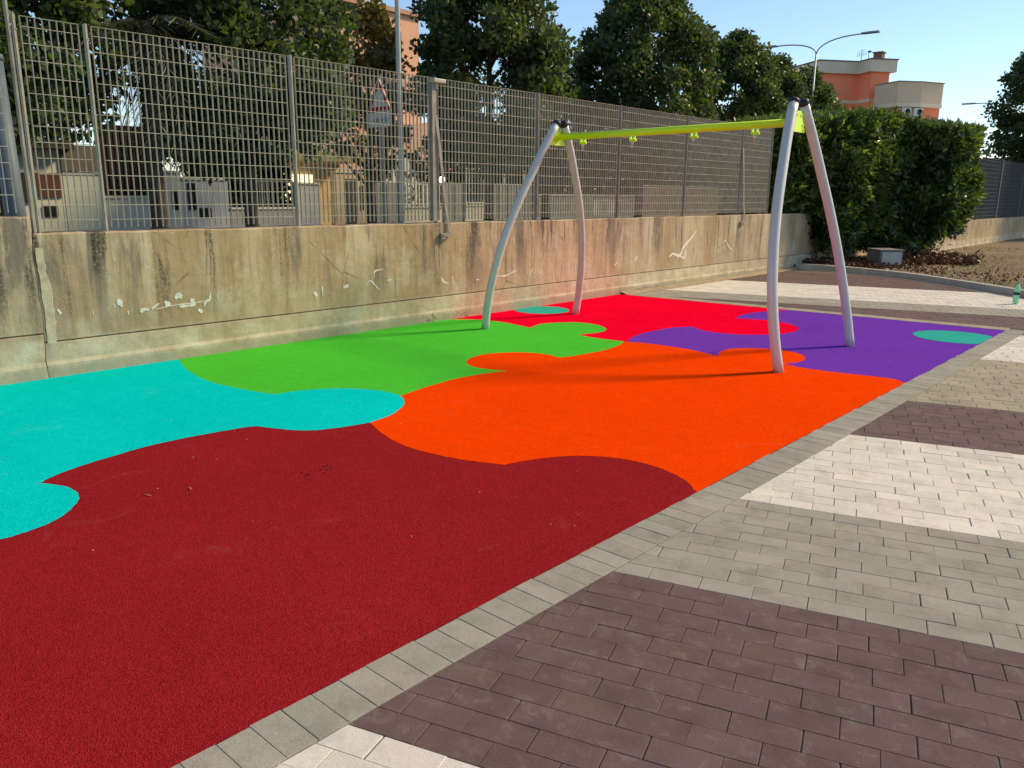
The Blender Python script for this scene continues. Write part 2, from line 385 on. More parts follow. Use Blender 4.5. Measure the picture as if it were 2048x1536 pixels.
sheet(NM, [(WX, -3), (BX, -3), (BX, 4.6), (-4, 5), (-6, 4.3), (WX, 2.5)], .000, M['maroon'])
teal = [(WX, -3), (t0[0], -3)]+chain('tm1', 'tm2', 'tm3', 'to', 'tg1', 'tg2')
sheet(NM, teal+[(WX, teal[-1][1])], .0016, M['teal'])
def dedge(l): return l
green = chain('-tg2', '-tg1')
green = [(WX, SG['tg2'][-1][1])]+green+chain('-go3', '-go2', '-go1', '-gr3', '-gr2', '-gr1')+[(WX, SG['gr1'][0][1]-.15)]
sheet(NM, green, .0016, M['green'])
orange = chain('om1', 'om2'); orange[-1] = (BX, orange[-1][1])
op3 = SG['op3'][:]; op3[-1] = (BX, op3[-1][1])
orange = orange+op3[::-1]+chain('-op2', '-ro')[1:]+chain('go1', 'go2', 'go3')[0:]+chain('-to')[0:]
sheet(NM, orange, .0016, M['orange'])
rp = SG['rp3'][:]; rp[-1] = fe(rp[-1][0])
purple = SG['op3'][:-1]+[(BX, op3[-1][1]), fe(BX)]+rp[::-1]+chain('-rp2', '-rp1')[1:]+chain('ro', 'op2')[1:]
sheet(NM, purple, .0016, M['purple'])
red = [(WX, SG['gr1'][0][1]-.15)]+chain('gr1', 'gr2', 'gr3')+chain('rp1', 'rp2')+rp+[fe(WX)]
sheet(NM, red, .0014, M['red'])
def disc(cx_, cy_, r, z, m):
    pts = [(cx_+r*math.cos(a*math.pi/24), cy_+r*math.sin(a*math.pi/24)) for a in range(48)]
    pts = [(max(WX+.004, min(BX-.004, x)), y) for x, y in pts]
    sheet(NM, pts, z, m)
disc(-2.42, 10.79, .475, .0032, M['aqua']); disc(-7.49, 8.95, .405, .0032, M['aqua'])

# ---- bricks
def clip(poly, a, b, c):   # keep a*x+b*y<=c
    out = []
    for i in range(len(poly)):
        p, q = poly[i], poly[(i+1) % len(poly)]; dp = a*p[0]+b*p[1]-c; dq = a*q[0]+b*q[1]-c
        if dp <= 0: out.append(p)
        if (dp < 0 < dq) or (dq < 0 < dp):
            t = dp/(dp-dq); out.append((p[0]+(q[0]-p[0])*t, p[1]+(q[1]-p[1])*t))
    return out
def area(p): return abs(sum(p[i][0]*p[(i+1) % len(p)][1]-p[(i+1) % len(p)][0]*p[i][1] for i in range(len(p))))/2
COL = dict(white=(.72, .67, .58), brown=(.150, .098, .093), grey=(.350, .325, .268), tan=(.37, .325, .235))
rb = random.Random(4)
class Pavers:
    def __init__(s): s.v = []; s.f = []; s.c = []; s.t = []
    def add(s, poly, col, gap=.0012, ch=.0026, depth=.03, z=0):
        n = len(poly)
        cx_ = sum(p[0] for p in poly)/n; cy_ = sum(p[1] for p in poly)/n
        def wt(e): return .45 if abs(e.x*U[0]+e.y*U[1]) > .985 else 1.0
        def inset(d):
            o = []
            for i in range(n):
                p0, p1, p2 = poly[i-1], poly[i], poly[(i+1) % n]
                e1 = Vector((p1[0]-p0[0], p1[1]-p0[1])); e2 = Vector((p2[0]-p1[0], p2[1]-p1[1]))
                if e1.length < 1e-5 or e2.length < 1e-5: o.append(p1); continue
                e1.normalize(); e2.normalize(); n1 = Vector((-e1.y, e1.x)); n2 = Vector((-e2.y, e2.x))
                w1, w2 = (d*wt(e1), d*wt(e2)); k = n1.dot(n2)
                if abs(k) > .97: o.append((p1[0]+n1.x*w1, p1[1]+n1.y*w1)); continue
                ca = (w1-k*w2)/(1-k*k); cb_ = (w2-k*w1)/(1-k*k)
                m = n1*ca+n2*cb_
                if m.length > 3*d: m = m*(3*d/m.length)
                o.append((p1[0]+m.x, p1[1]+m.y))
            return o
        A = inset(gap); B = inset(gap+ch); tz = rb.gauss(0, .0006); tx = rb.gauss(0, .004); ty = rb.gauss(0, .004)
        h = lambda p: z+tz+(p[0]-cx_)*tx+(p[1]-cy_)*ty
        o = len(s.v)
        s.v += [(p[0], p[1], z-depth) for p in A]+[(p[0], p[1], h(p)-ch*.8) for p in A]+[(p[0], p[1], h(p)) for p in B]
        F = [list(range(o+2*n, o+3*n))]
        for i in range(n):
            j = (i+1) % n
            F.append([o+i, o+j, o+n+j, o+n+i]); F.append([o+n+i, o+n+j, o+2*n+j, o+2*n+i])
        t = rb.random(); k = [rb.uniform(.98, 1.02) for _ in range(3)]
        s.f += F; s.t += [t]*len(F); s.c += [(col[0]*k[0], col[1]*k[1], col[2]*k[2], 1)]*len(F)
    def build(s, name):
        me = bpy.data.meshes.new(name); me.from_pydata(s.v, [], s.f); me.materials.append(M['brick'])
        o = bpy.data.objects.new(name, me); C.objects.link(o); attr(o, 'tone', s.t)
        a = me.attributes.new('pcol', 'FLOAT_COLOR', 'FACE'); a.data.foreach_set('color', np.array(s.c, dtype=np.float32).ravel())
        tag(o, kind='structure'); return o
def ccw(p):
    s_ = sum(p[i][0]*p[(i+1) % len(p)][1]-p[(i+1) % len(p)][0]*p[i][1] for i in range(len(p)))
    return p if s_ > 0 else p[::-1]
TH = 0.319087; U = (math.cos(TH), math.sin(TH)); V = (-math.sin(TH), math.cos(TH))
ROW = .1154; BL = .2226; V0 = 1.83
KERB = [(-7.75, 18.55), (-6.9, 18.62), (-6.34, 18.50), (-5.87, 18.35), (-5.2, 18.05), (-4.56, 17.62), (-3.75, 16.99), (-2.65, 16.05), (-1.2, 14.75), (.5, 13.2), (2.5, 11.4), (5, 9.2), (9, 5.6)]
BO = -1.873
FB = lambda x: 11.66+(x+7.64)*.0735   # far border outer line
pv = Pavers()
def band(v):
    for lim, c in ((V0, 'white'), (V0+12*ROW, 'brown'), (V0+22*ROW, 'grey'), (V0+36*ROW, 'white'), (V0+47*ROW, 'brown'), (V0+67*ROW, 'tan'), (V0+84*ROW, 'white'), (V0+100*ROW, 'brown'), (V0+108.5*ROW, 'grey'), (V0+128*ROW, 'white')):
        if v < lim: return c
    return 'brown'
for j in range(-24, 150):
    v0 = V0+j*ROW; vc = v0+ROW/2; col = COL[band(vc)]
    off = (0 if j % 2 else .5)*BL-.05*(vc-3.9)-.003+rb.gauss(0, .002)
    for i in range(-46, 60):
        u0 = i*BL+off; cx_ = (u0+BL/2)*U[0]+vc*V[0]; cy_ = (u0+BL/2)*U[1]+vc*V[1]
        if cx_ < -8.1 or cx_ > 7.2 or cy_ < -.2: continue
        if cx_-(-.16*cy_) > 5.5: continue     # well outside the frame on the right
        jx = rb.gauss(0, .0012)
        q = [(u*U[0]+v*V[0], u*U[1]+v*V[1]) for u, v in ((u0+jx, v0), (u0+BL+jx, v0), (u0+BL+jx, v0+ROW), (u0+jx, v0+ROW))]
        if max(p[1] for p in q) > 11: # region split around the far corner of the rubber
            q1 = clip(q, .0735, -1, .0735*-7.64*-1-0) if False else clip(q, .0735, -1, -(11.66+7.64*.0735))
            parts = [q1] if q1 else []
            low = clip(q, -.0735, 1, 11.66+7.64*.0735)
            if low: low = clip(low, -1, 0, -BO)
            if low: parts.append(low)
        else:
            parts = [clip(q, -1, 0, -BO)]
        for q in parts:
            if len(q) < 3: continue
            q = clip(q, -1, 0, 7.70)
            # keep in front of the kerb line
            if len(q) < 3: continue
            mx = sum(p[0] for p in q)/len(q); my = sum(p[1] for p in q)/len(q)
            ky = None
            for (a, b) in zip(KERB, KERB[1:]):
                if a[0] <= mx <= b[0]: ky = a[1]+(b[1]-a[1])*(mx-a[0])/(b[0]-a[0]); break
            if ky is None: ky = 18.5 if mx < 0 else 11
            if my > ky+.05 or area(q) < .0006: continue
            pv.add(ccw(q), col)
pv.build('brick_paving')
eb = Pavers(); y = -1.2; k = 0
while y < 11.86:
    d = .1142+rb.gauss(0, .0008); wob = rb.gauss(0, .0025)
    q = [(-2.088+wob, y), (BO+wob*.3, y), (BO+wob*.3, y+d), (-2.088+wob, y+d)]
    if y < 11.9: eb.add(q, COL['grey'], z=.0035, gap=.0006, ch=.0022)
    y += d
x = -7.72
while x < -2.1:
    d = .1142+rb.gauss(0, .0008)
    q = [(x, FAR(x)+.012), (min(x+d, -2.09), FAR(x+d)+.012), (min(x+d, -2.09), FB(x+d)), (x, FB(x))]
    eb.add(q, COL['tan'], z=.003, gap=.0006, ch=.0022); x += d
eb.build('edging_border')
sheet('joint_bed', [(-7.8, -3), (9, -3), (9, 8), (4, 20), (-7.8, 20)], -.0050, M['joint'])
# dusty mortar strip along the wall past the rubber
ds = simple('dusty_strip', (.33, .25, .15), .95, .3, 12)
b = MB(); pts = []
yy = 11.4
while yy < 18.8:
    pts.append((-7.66+.05*float(fbm(np.array([yy*1.7]), np.array([2.]), 5)[0])+.03, yy)); yy += .12
b.add([(-7.80, p[1], .045) for p in pts]+[(p[0], p[1], .0045) for p in pts], [(i, i+1, len(pts)+i+1, len(pts)+i) for i in range(len(pts)-1)])
tag(b.build('mortar_strip', ds), kind='structure')
# kerb
kp = simple('kerb_concrete', (.43, .40, .33), .9, .15, 6, bumpd=.004)
b = MB()
K = [Vector(p) for p in smooth(KERB, 4)]
prof = [(0, -.03), (0, .105), (.012, .12), (.115, .125), (.125, .11), (.125, -.03)]
vs = []
for i, p in enumerate(K):
    t = (K[min(i+1, len(K)-1)]-K[max(i-1, 0)]).normalized(); nrm = Vector((-t.y, t.x))
    if nrm.y < 0: nrm = -nrm
    vs += [(p.x+nrm.x*a, p.y+nrm.y*a, z) for a, z in prof]
n = len(prof)
b.add(vs, [(i*n+k, i*n+k+1, (i+1)*n+k+1, (i+1)*n+k) for i in range(len(K)-1) for k in range(n-1)])
tag(b.build('kerb', kp), kind='structure')
# pale gutter strip in front of the kerb
b = MB(); vs = []
for i, p in enumerate(K):
    t = (K[min(i+1, len(K)-1)]-K[max(i-1, 0)]).normalized(); nrm = Vector((-t.y, t.x))
    if nrm.y < 0: nrm = -nrm
    vs += [(p.x-nrm.x*.17, p.y-nrm.y*.17, .006), (p.x+nrm.x*.002, p.y+nrm.y*.002, .008)]
b.add(vs, [(2*i, 2*i+1, 2*i+3, 2*i+2) for i in range(len(K)-1)])
tag(b.build('gutter_strip', simple('gutter_concrete', (.36, .31, .24), .9, .15, 9)), kind='structure')
# soil bed behind the kerb
sm_ = Mat('dry_soil', .98, .05)
c_ = sm_.ramp(sm_.noise(1.1, 6, .65), [(.3, (.22, .165, .115)), (.5, (.30, .225, .15)), (.7, (.23, .20, .125))])
c_ = sm_.mix(1.0, c_, sm_.ramp(sm_.noise(28, 4, .75), [(.3, G3(.6)), (.7, G3(1.25))]), 'MULTIPLY')
sm_.color(c_).bump(sm_.noise(22, 5, .75), .04, 1)
xs = np.linspace(-8.4, 9, 90); ys = np.linspace(5.6, 48, 180); X, Y = np.meshgrid(xs, ys)
kx = np.array([p.x for p in K]); kyy = np.array([p.y for p in K])
KY = np.interp(X, kx, kyy); D_ = Y-KY-.1
Zg = .085+.03*fbm(X*.9, Y*.9, 3)+.045*fbm(X*4, Y*4, 9)
Zg = np.where(D_ < 0, -.2, Zg)
Yc = np.where((D_ < 0), KY+.1, Y)
n0, n1 = X.shape
me_v = np.stack([X, Yc, np.where(D_ < 0, .085, Zg)], -1).reshape(-1, 3)
b = MB(); fs = []
for i in range(n0-1):
    for j in range(n1-1):
        if D_[i, j] < 0 and D_[i+1, j] < 0 and D_[i, j+1] < 0 and D_[i+1, j+1] < 0: continue
        fs.append((i*n1+j, i*n1+j+1, (i+1)*n1+j+1, (i+1)*n1+j))
b.add(me_v, fs, 0, True); tag(b.build('soil', sm_.m), kind='structure')

# ================================================================== WALLS
def wall_block(y0, y1, top, seed, xf=-7.80, xb=-8.02, plinth=.325, grooves=(.80,), ztoe=-.05):
    dy = .035; ny = int((y1-y0)/dy)+1; ys = np.linspace(y0, y1, ny)
    zs = np.concatenate([np.linspace(ztoe, plinth-.012, 12), [plinth-.004, plinth, plinth+.008], np.linspace(plinth+.02, top-.03, 30), [top-.012, top]])
    Yg, Zg_ = np.meshgrid(ys, zs, indexing='ij')
    d = .022*fbm(Yg*.8, Zg_*1.1, seed)+.010*fbm(Yg*5, Zg_*5, seed+5)+.006*fbm(Yg*16, Zg_*16, seed+8)
    wob = .012*fbm(ys*3, ys*0+1, seed+3)[:, None]
    pl = plinth
    d = d+np.where(Zg_ < pl-.002, .004, 0)-np.where(np.abs(Zg_-pl) < .006, .028, 0)
    for g in grooves:
        gz = g+.01*fbm(ys*.7, ys*0, seed+11)[:, None]
        d = d-.010*np.exp(-((Zg_-gz)/.008)**2)*(fbm(Yg*2, Yg*0+g, seed+2) > -.1)
    toe = .13
    d = d+np.where(Zg_ < toe, .012+.012*fbm(Yg*6, Zg_*6, seed+17), 0)
    d = d-np.where(Zg_ > top-.006, .012, 0)
    zz = Zg_+np.where(Zg_ > top-.02, .020*fbm(Yg*4, Yg*0, seed+21)+.008*fbm(Yg*18, Yg*0, seed+22), 0)+np.where(Zg_ < .01, 0, 0)
    Xg = xf+d; nz = len(zs)
    def wb(z): return .030*fbm(z*2.2, z*0+3, 99)+.016*fbm(z*11, z*0, 98)+.006*fbm(z*40, z*0, 97)
    for yj, sg_ in ((2.415, 1), (2.406, -1)):
        if abs((y0 if sg_ > 0 else y1)-yj) < 1e-6:
            fall = np.clip(1-np.abs(Yg-yj)/.15, 0, 1); Yg = Yg+fall*(wb(zz)+(.006*np.maximum(0, zz-.5) if sg_ > 0 else 0)+(-.028*np.clip(.6-zz, 0, .3)*0))
            Xg = Xg-.006*np.clip(1-np.abs(Yg-yj)/.02, 0, 1)
    vs = list(np.stack([Xg, Yg, zz], -1).reshape(-1, 3)); fs = []
    for i in range(ny-1):
        for k in range(nz-1): fs.append((i*nz+k, (i+1)*nz+k, (i+1)*nz+k+1, i*nz+k+1))
    o = len(vs)
    for i in range(ny):      # top and back
        t = zz[i, -1]; vs += [(xb, ys[i], t+.004), (xb, ys[i], ztoe)]
    for i in range(ny-1):
        fs.append((i*nz+nz-1, (i+1)*nz+nz-1, o+2*(i+1), o+2*i)); fs.append((o+2*i, o+2*(i+1), o+2*(i+1)+1, o+2*i+1))
    fs.append([o, o+1]+[k for k in range(nz)]); l = (ny-1)*nz
    fs.append(([o+2*(ny-1), o+2*(ny-1)+1]+[l+k for k in range(nz)])[::-1])
    b = MB(); b.add(vs, fs, 0, False); return b
def wall_x(y, z, seed=3, xf=-7.80):
    y = np.array([y]); z = np.array([z])
    return xf+float((.022*fbm(y*.8, z*1.1, seed)+.010*fbm(y*5, z*5, seed+5)+.006*fbm(y*16, z*16, seed+8))[0])
cw = empty('concrete_wall', (-7.9, 10, 0))
def child(b, name, mats, par):
    o = b.build(name, mats); o.parent = par; o.matrix_parent_inverse = Matrix.Translation(par.location).inverted() if par.rotation_euler[2] == 0 else par.matrix_world.inverted(); return o
child(wall_block(2.415, 25.5, 1.279, 3), 'wall_body', M['wall'], cw)
tag(cw, 'long low stained concrete wall beside the coloured rubber surface, under the grating fence', 'wall')
for pts, w in MARKS:
    P = smooth(pts, 4); L = len(P); rr = random.Random(int(pts[0][0]*1000)); vs = []
    for i, p in enumerate(P):
        t = Vector(P[min(i+1, L-1)])-Vector(P[max(i-1, 0)]); t.normalize(); nn = Vector((-t.y, t.x))
        ww = w*.5*(.35+.65*math.sin(math.pi*(i+.6)/(L+.2)))*rr.uniform(.55, 1.25)
        for s_ in (1, -1):
            q = Vector(p)+nn*ww*s_; vs.append((wall_x(q.x, q.y)+.0035, q.x, q.y))
    n = len(vs); vs += [(x_-.006, a, c) for x_, a, c in vs]
    F = [(2*i, 2*i+1, 2*i+3, 2*i+2) for i in range(L-1)]
    F += [(2*i, 2*i+2, n+2*i+2, n+2*i) for i in range(L-1)]+[(2*i+1, n+2*i+1, n+2*i+3, 2*i+3) for i in range(L-1)]
    b = MB(); b.add(vs, F); child(b, 'paint_patch', M['mark'], cw)
lw = wall_block(-3, 2.406, 1.425, 40, xf=-7.792, plinth=.405, grooves=(.95,)).build('concrete_wall', M['wall'])
tag(lw, 'taller weathered concrete wall end at the left edge, beyond the vertical crack', 'wall')
# pale mortar smeared over the joint between the two wall blocks
rj = np.random.RandomState(3); b = MB(); zz_ = np.linspace(.30, 1.16, 46); wv_ = .030*fbm(zz_*2.2, zz_*0+3, 99)+.016*fbm(zz_*11, zz_*0, 98)
L_ = [2.422+w_+.010+.004*rj.rand() for w_ in wv_]; R_ = [2.422+w_+.045+.13*(.45+fbm(np.array([z_*5]), np.array([1.]), 8)[0])*(.6+.4*math.sin(3*z_)) for w_, z_ in zip(wv_, zz_)]
b.add([(wall_x(y_, z_)+.0018, y_, z_) for y_, z_ in zip(L_, zz_)]+[(wall_x(y_, z_)+.0015, y_, z_) for y_, z_ in zip(R_, zz_)]+[(wall_x(y_, z_)-.004, y_+.012, z_) for y_, z_ in zip(R_, zz_)], [(i, 46+i, 47+i, i+1) for i in range(45)]+[(46+i, 92+i, 93+i, 47+i) for i in range(45)])
mo = Mat('old_mortar', .95, .1); mo.color(mo.ramp(mo.noise(14, 6, .7), [(.3, (.38, .31, .21)), (.6, (.54, .46, .32))])).bump(mo.noise(60, 5, .7), .003)
child(b, 'mortar_repair', mo.m, cw)
# far wall beyond the hedge
fw = wall_block(30.3, 60, .95, 70, xf=-6.8, xb=-7.05, plinth=.1, grooves=()).build('concrete_wall', M['wall'])
tag(fw, 'distant low concrete wall behind the dry soil at the right edge, under grey fence', 'wall')
fw2 = wall_block(25.2, 30.28, 1.16, 80, xf=-6.77, xb=-7.05, plinth=.1, grooves=()).build('concrete_wall', M['wall'])
tag(fw2, 'slightly taller distant concrete wall section just right of the hedge', 'wall')

# ================================================================== GRATING FENCE
FX = -7.865
posts = [2.497, 3.064, 5.13, 7.215, 9.22, 11.30, 13.44, 15.63, 17.0]
def grating(y0, y1, zb, zt, rows0, m=None, pitch=.0605):
    b = MB(); n = max(2, round((y1-y0)/pitch)); p = (y1-y0)/n
    for i in range(n+1):
        y_ = y0+i*p; b.box(FX-.0125, FX+.0125, y_-.0018, y_+.0018, zb, zt)
    z_ = rows0
    while z_ > zb+.03:
        b.tube([(FX+.0105, y0, z_), (FX+.0105, y1, z_)], .0034, 6, cap=False); z_ -= .1325
    b.box(FX-.013, FX+.013, y0, y1, zt, zt+.004)
    return b
fen = empty('grating_fence', (FX, 10, 1.28))
for a, c in zip(posts, posts[1:]):
    child(grating(a+.055, c-.055, 1.315, 3.06, 2.98), 'grating_panel', M['galv'], fen)
for y_ in posts:
    b = MB(); b.box(FX-.03, FX+.03, y_-.004, y_+.004, 1.27, 3.075)
    b.box(FX+.018, FX+.024, y_-.015, y_+.015, 1.27, 3.07)
    b.box(FX-.05, FX+.05, y_-.05, y_+.05, 1.272, 1.282)
    for z_ in (1.45, 2.2, 2.95): b.tube([(FX+.024, y_+.015, z_), (FX+.031, y_+.015, z_)], .007, 6)
    child(b, 'post', M['galvd'] if y_ > 6 else M['galv'], fen)
def stay(y_):
    b = MB(); pts = [(FX+.03, y_-.02, 2.62), (FX+.055, y_+.02, 2.2), (FX+.075, y_+.09, 1.5), (-7.762, y_+.14, 1.13)]
    for p, q in zip(pts, pts[1:]):
        p = Vector(p); q = Vector(q); w = Vector((0, .022, 0)); t = Vector((.004, 0, 0))
        b.add([p-w-t, p+w-t, p+w+t, p-w+t, q-w-t, q+w-t, q+w+t, q-w+t], [(0, 1, 5, 4), (1, 2, 6, 5), (2, 3, 7, 6), (3, 0, 4, 7), (0, 3, 2, 1), (4, 5, 6, 7)])
    o = child(b, 'stay', M['galvd'], fen)
    b = MB(); b.box(-7.79, -7.755, y_-.02, y_+.11, 1.07, 1.15, bev=.004); b.tube([(-7.76, y_+.02, 1.12), (-7.74, y_+.02, 1.12)], .012, 6)
    b.tube([(-7.76, y_+.08, 1.10), (-7.74, y_+.08, 1.10)], .012, 6)
    q = b.build('anchor_plate', M['galvd']); q.parent = o
    b = MB(); b.box(FX-.035, FX+.035, y_-.085, y_-.025, 1.30, 3.03); child(b, 'post', M['galvd'], fen) if y_ < 9 else None
stay(7.23); stay(15.66)
tag(fen, 'long galvanised grating fence on top of the stained concrete wall', 'fence')
b = MB(); b.box(FX-.02, FX+.10, 7.13, 7.33, 3.0, 3.05, bev=.012); b.box(FX+.02, FX+.05, 7.2, 7.24, 2.93, 3.0)
tag(b.build('floodlight', simple('lamp_housing', (.42, .40, .34), .5)), 'small flat pale floodlight on a fence post', 'floodlight')
f2 = empty('grating_fence', (FX, 1, 1.4))
for a, c in ((-1.7, .35), (.4, 2.38)): child(grating(a+.05, c-.04, 1.46, 3.42, 3.33), 'grating_panel', M['galv'], f2)
for y_ in (.375,): child(MB().box(FX-.03, FX+.03, y_-.004, y_+.02, 1.4, 3.43), 'post', M['galv'], f2)
b = MB(); b.box(FX-.03, FX+.03, 2.452, 2.468, 1.27, 3.5); child(b, 'post', M['rust'], f2)
tag(f2, 'taller galvanised grating fence panel at the far left on the higher wall', 'fence')
f3 = empty('grating_fence', (-6.9, 35, 1))
FXs = FX; FX = -6.9
y_ = 25.4
fp = [25.3, 27.6, 30.2, 33.9, 37.6, 41.3, 45.0, 48.7]
M['farsteel'] = simple('grey_steel', (.115, .12, .125), .7, .15)
for a, c in zip(fp, fp[1:]): child(grating(a+.05, c-.05, 1.2 if a < 30 else .97, 3.0, 2.92, pitch=.062), 'grating_panel', M['farsteel'], f3)
for y_ in fp: child(MB().box(FX-.05, FX+.05, y_-.05, y_+.05, .9, 3.03), 'post', M['farsteel'], f3)
tag(f3, 'dark grey distant grating fence on the low wall right of the hedge', 'fence')
FX = FXs

# ================================================================== SWING
sw = empty('swing_frame', (-5.03, 8.2, 0))
LEGS = [
 [(-3.134, 7.33, -.004), (-3.215, 7.309, .502), (-3.283, 7.332, .925), (-3.335, 7.415, 1.248), (-3.402, 7.604, 1.668), (-3.471, 7.831, 2.097), (-3.546, 8.142, 2.57)],
 [(-3.135, 9.229, .003), (-3.219, 9.156, .528), (-3.309, 9.017, 1.085), (-3.394, 8.813, 1.622), (-3.476, 8.553, 2.13), (-3.548, 8.278, 2.582)],
 [(-6.907, 7.147, .004), (-6.839, 7.165, .431), (-6.75, 7.248, .985), (-6.674, 7.431, 1.465), (-6.597, 7.688, 1.944), (-6.508, 8.045, 2.502)],
 [(-6.909, 9.007, -.003), (-6.818, 8.98, .56), (-6.718, 8.841, 1.187), (-6.634, 8.608, 1.715), (-6.574, 8.398, 2.087), (-6.507, 8.094, 2.505)]]
def crv3(P, n=8):
    A = np.array(P); z = A[:, 2]; cx_ = np.polyfit(z, A[:, 0], 2); cy_ = np.polyfit(z, A[:, 1], 3)
    zs = np.linspace(-.01, z[-1], 26); return [(np.polyval(cx_, q), np.polyval(cy_, q), q) for q in zs]
for i, L in enumerate(LEGS):
    P = crv3(L)
    # neighbouring legs pass each other at the top: offset in x by a hand's breadth
    P = [(x_, y_+(-.055 if i % 2 == 0 else .055)*max(0, (z_-1.9)/.7), z_) for x_, y_, z_ in P]
    b = MB(); b.tube(P, .050, 24); leg = child(b, 'leg', M['leg'], sw)
    a = Vector(P[-1]); d = (Vector(P[-1])-Vector(P[-3])).normalized()
    b = MB(); pts = [a-d*.02]+[a+d*(.008+.038*math.sin(t*math.pi/12)) for t in range(0, 7)]; rad = [.055]+[.055*math.cos(t*math.pi/12)+.001 for t in range(0, 7)]
    b.tube(pts, rad, 20); q = b.build('end_cap', M['black']); q.parent = leg; q.matrix_parent_inverse = leg.matrix_world.inverted() if False else Matrix.Identity(4)
bar0, bar1 = Vector((-3.53, 8.20, 2.385)), Vector((-6.55, 8.06, 2.345))
b = MB(); b.tube([bar0, bar0.lerp(bar1, .5), bar1], .041, 24); child(b, 'crossbar', M['lime'], sw)
for c, s_ in ((bar0, 1), (bar1, -1)):
    b = MB(); b.prism([(c.y-.165, c.z-.095), (c.y+.165, c.z-.095), (c.y+.04, c.z+.11), (c.y-.04, c.z+.11)], .012, 'x', c.x-.006)
    for dy, dz in ((-.12, -.07), (.12, -.07), (-.1, -.02), (.1, -.02), (-.05, .07), (.05, .07)):
        b.tube([(c.x-.016, c.y+dy, c.z+dz), (c.x+.016, c.y+dy, c.z+dz)], .012, 6)
    b.tube([(c.x-s_*.03, c.y, c.z), (c.x, c.y, c.z)], .055, 20)
    child(b, 'bracket_plate', M['lime'], sw)
for xh in (-3.98, -4.682, -5.46, -6.156):
    t = (xh-bar0.x)/(bar1.x-bar0.x); p = bar0.lerp(bar1, t); b = MB()
    for s_ in (-1, 1): b.box(p.x+s_*.026-.004, p.x+s_*.026+.004, p.y-.024, p.y+.024, p.z-.10, p.z-.03, bev=.002)
    b.tube([(p.x-.036, p.y, p.z-.083), (p.x+.052, p.y, p.z-.083)], .014, 12)
    h = child(b, 'hanger', M['lime'], sw)
    b = MB(); b.tube([(p.x, p.y, p.z-.10), (p.x, p.y, p.z-.130), (p.x, p.y, p.z-.131), (p.x, p.y, p.z-.175)], [.014, .014, .0085, .0085], 10)
    q = b.build('pin', M['pin']); q.parent = h
tag(sw, 'swing frame with lime green crossbar and curved silver legs, no seats hung', 'swing frame')

# ================================================================== FOLIAGE
def leaves(name, P, N, L, Wd, mat, seed, parent=None, tone=None, droop=0.0, spread=.9):
    rs = np.random.RandomState(seed); n = len(P); P = np.asarray(P, float)
    d = np.asarray(N, float)*.6+rs.normal(0, spread, (n, 3)); d[:, 2] -= droop; d /= np.linalg.norm(d, axis=1)[:, None]
    q = rs.normal(0, 1, (n, 3)); s = np.cross(d, q); s /= np.linalg.norm(s, axis=1)[:, None]+1e-9; u = np.cross(s, d)
    l = (L*rs.uniform(.65, 1.25, n))[:, None]; w = (Wd*rs.uniform(.7, 1.2, n))[:, None]
    a = P; t = P+d*l; m1 = P+d*l*.45+s*w*.5+u*w*.12; m2 = P+d*l*.45-s*w*.5+u*w*.12
    v = np.stack([a, m1, t, m2], 1).reshape(-1, 3)
    if parent is not None: v = v-np.array(parent.location)
    me = bpy.data.meshes.new(name); me.vertices.add(4*n); me.vertices.foreach_set('co', v.astype(np.float32).ravel())
    me.loops.add(4*n); me.loops.foreach_set('vertex_index', np.arange(4*n, dtype=np.int32))
    me.polygons.add(n); me.polygons.foreach_set('loop_start', np.arange(0, 4*n, 4, dtype=np.int32)); me.polygons.foreach_set('loop_total', np.full(n, 4, dtype=np.int32))
    me.update(calc_edges=True); me.validate(); me.materials.append(mat)
    o = bpy.data.objects.new(name, me); C.objects.link(o)
    if parent is not None: o.parent = parent
    attr(o, 'tone', tone if tone is not None else rs.beta(2, 2.6, n)); return o
def crown_points(rs, cx_, cy_, zb, zt, rad, nl, per, peak=.55, clus=.42):
    P = []; N = []; T = []
    for k in range(nl):
        while True:
            h = rs.rand()**.85; a = rs.rand()*2*math.pi
            prof = math.sin(math.pi*min(1, (h*.86+.14))**.9)**.62 if h > .04 else .5
            r = rad*prof*(.35+.65*math.sqrt(rs.rand()))
            if r >= 0: break
        c = np.array([cx_+r*math.cos(a), cy_+r*math.sin(a), zb+(zt-zb)*h])
        cr = clus*rs.uniform(.7, 1.5); n = int(per*rs.uniform(.6, 1.3))
        v = rs.normal(0, 1, (n, 3)); v /= np.linalg.norm(v, axis=1)[:, None]; rr = cr*rs.rand(n)**.4
        P.append(c+v*rr[:, None]*np.array([1, 1, .8])); o = (c-np.array([cx_, cy_, (zb+zt)/2])); o = o/(np.linalg.norm(o)+.01)
        N.append(v*.6+o*.5+np.array([0, 0, .2])); T.append(np.clip(rs.beta(2, 2.8, n)+rs.normal(0, .09), 0, 1))
    return np.concatenate(P), np.concatenate(N), np.concatenate(T)
def limb_set(b, rs, x, y, z0, zt, rad, r0, n=9):
    b.tube([(x, y, z0), (x+.04, y-.03, z0+(zt-z0)*.25), (x-.03, y+.05, z0+(zt-z0)*.5), (x, y, z0+(zt-z0)*.85)], [r0*1.15, r0*.9, r0*.6, r0*.15], 10)
    for i in range(n):
        a = rs.rand()*6.28; h = z0+(zt-z0)*rs.uniform(.25, .6); l = rad*rs.uniform(.6, .95)
        p = Vector((x, y, h)); q = p+Vector((math.cos(a)*l*.5, math.sin(a)*l*.5, l*.45)); e = p+Vector((math.cos(a)*l, math.sin(a)*l, l*1.0))
        b.tube([p, q, e], [r0*.4, r0*.25, r0*.07], 6)
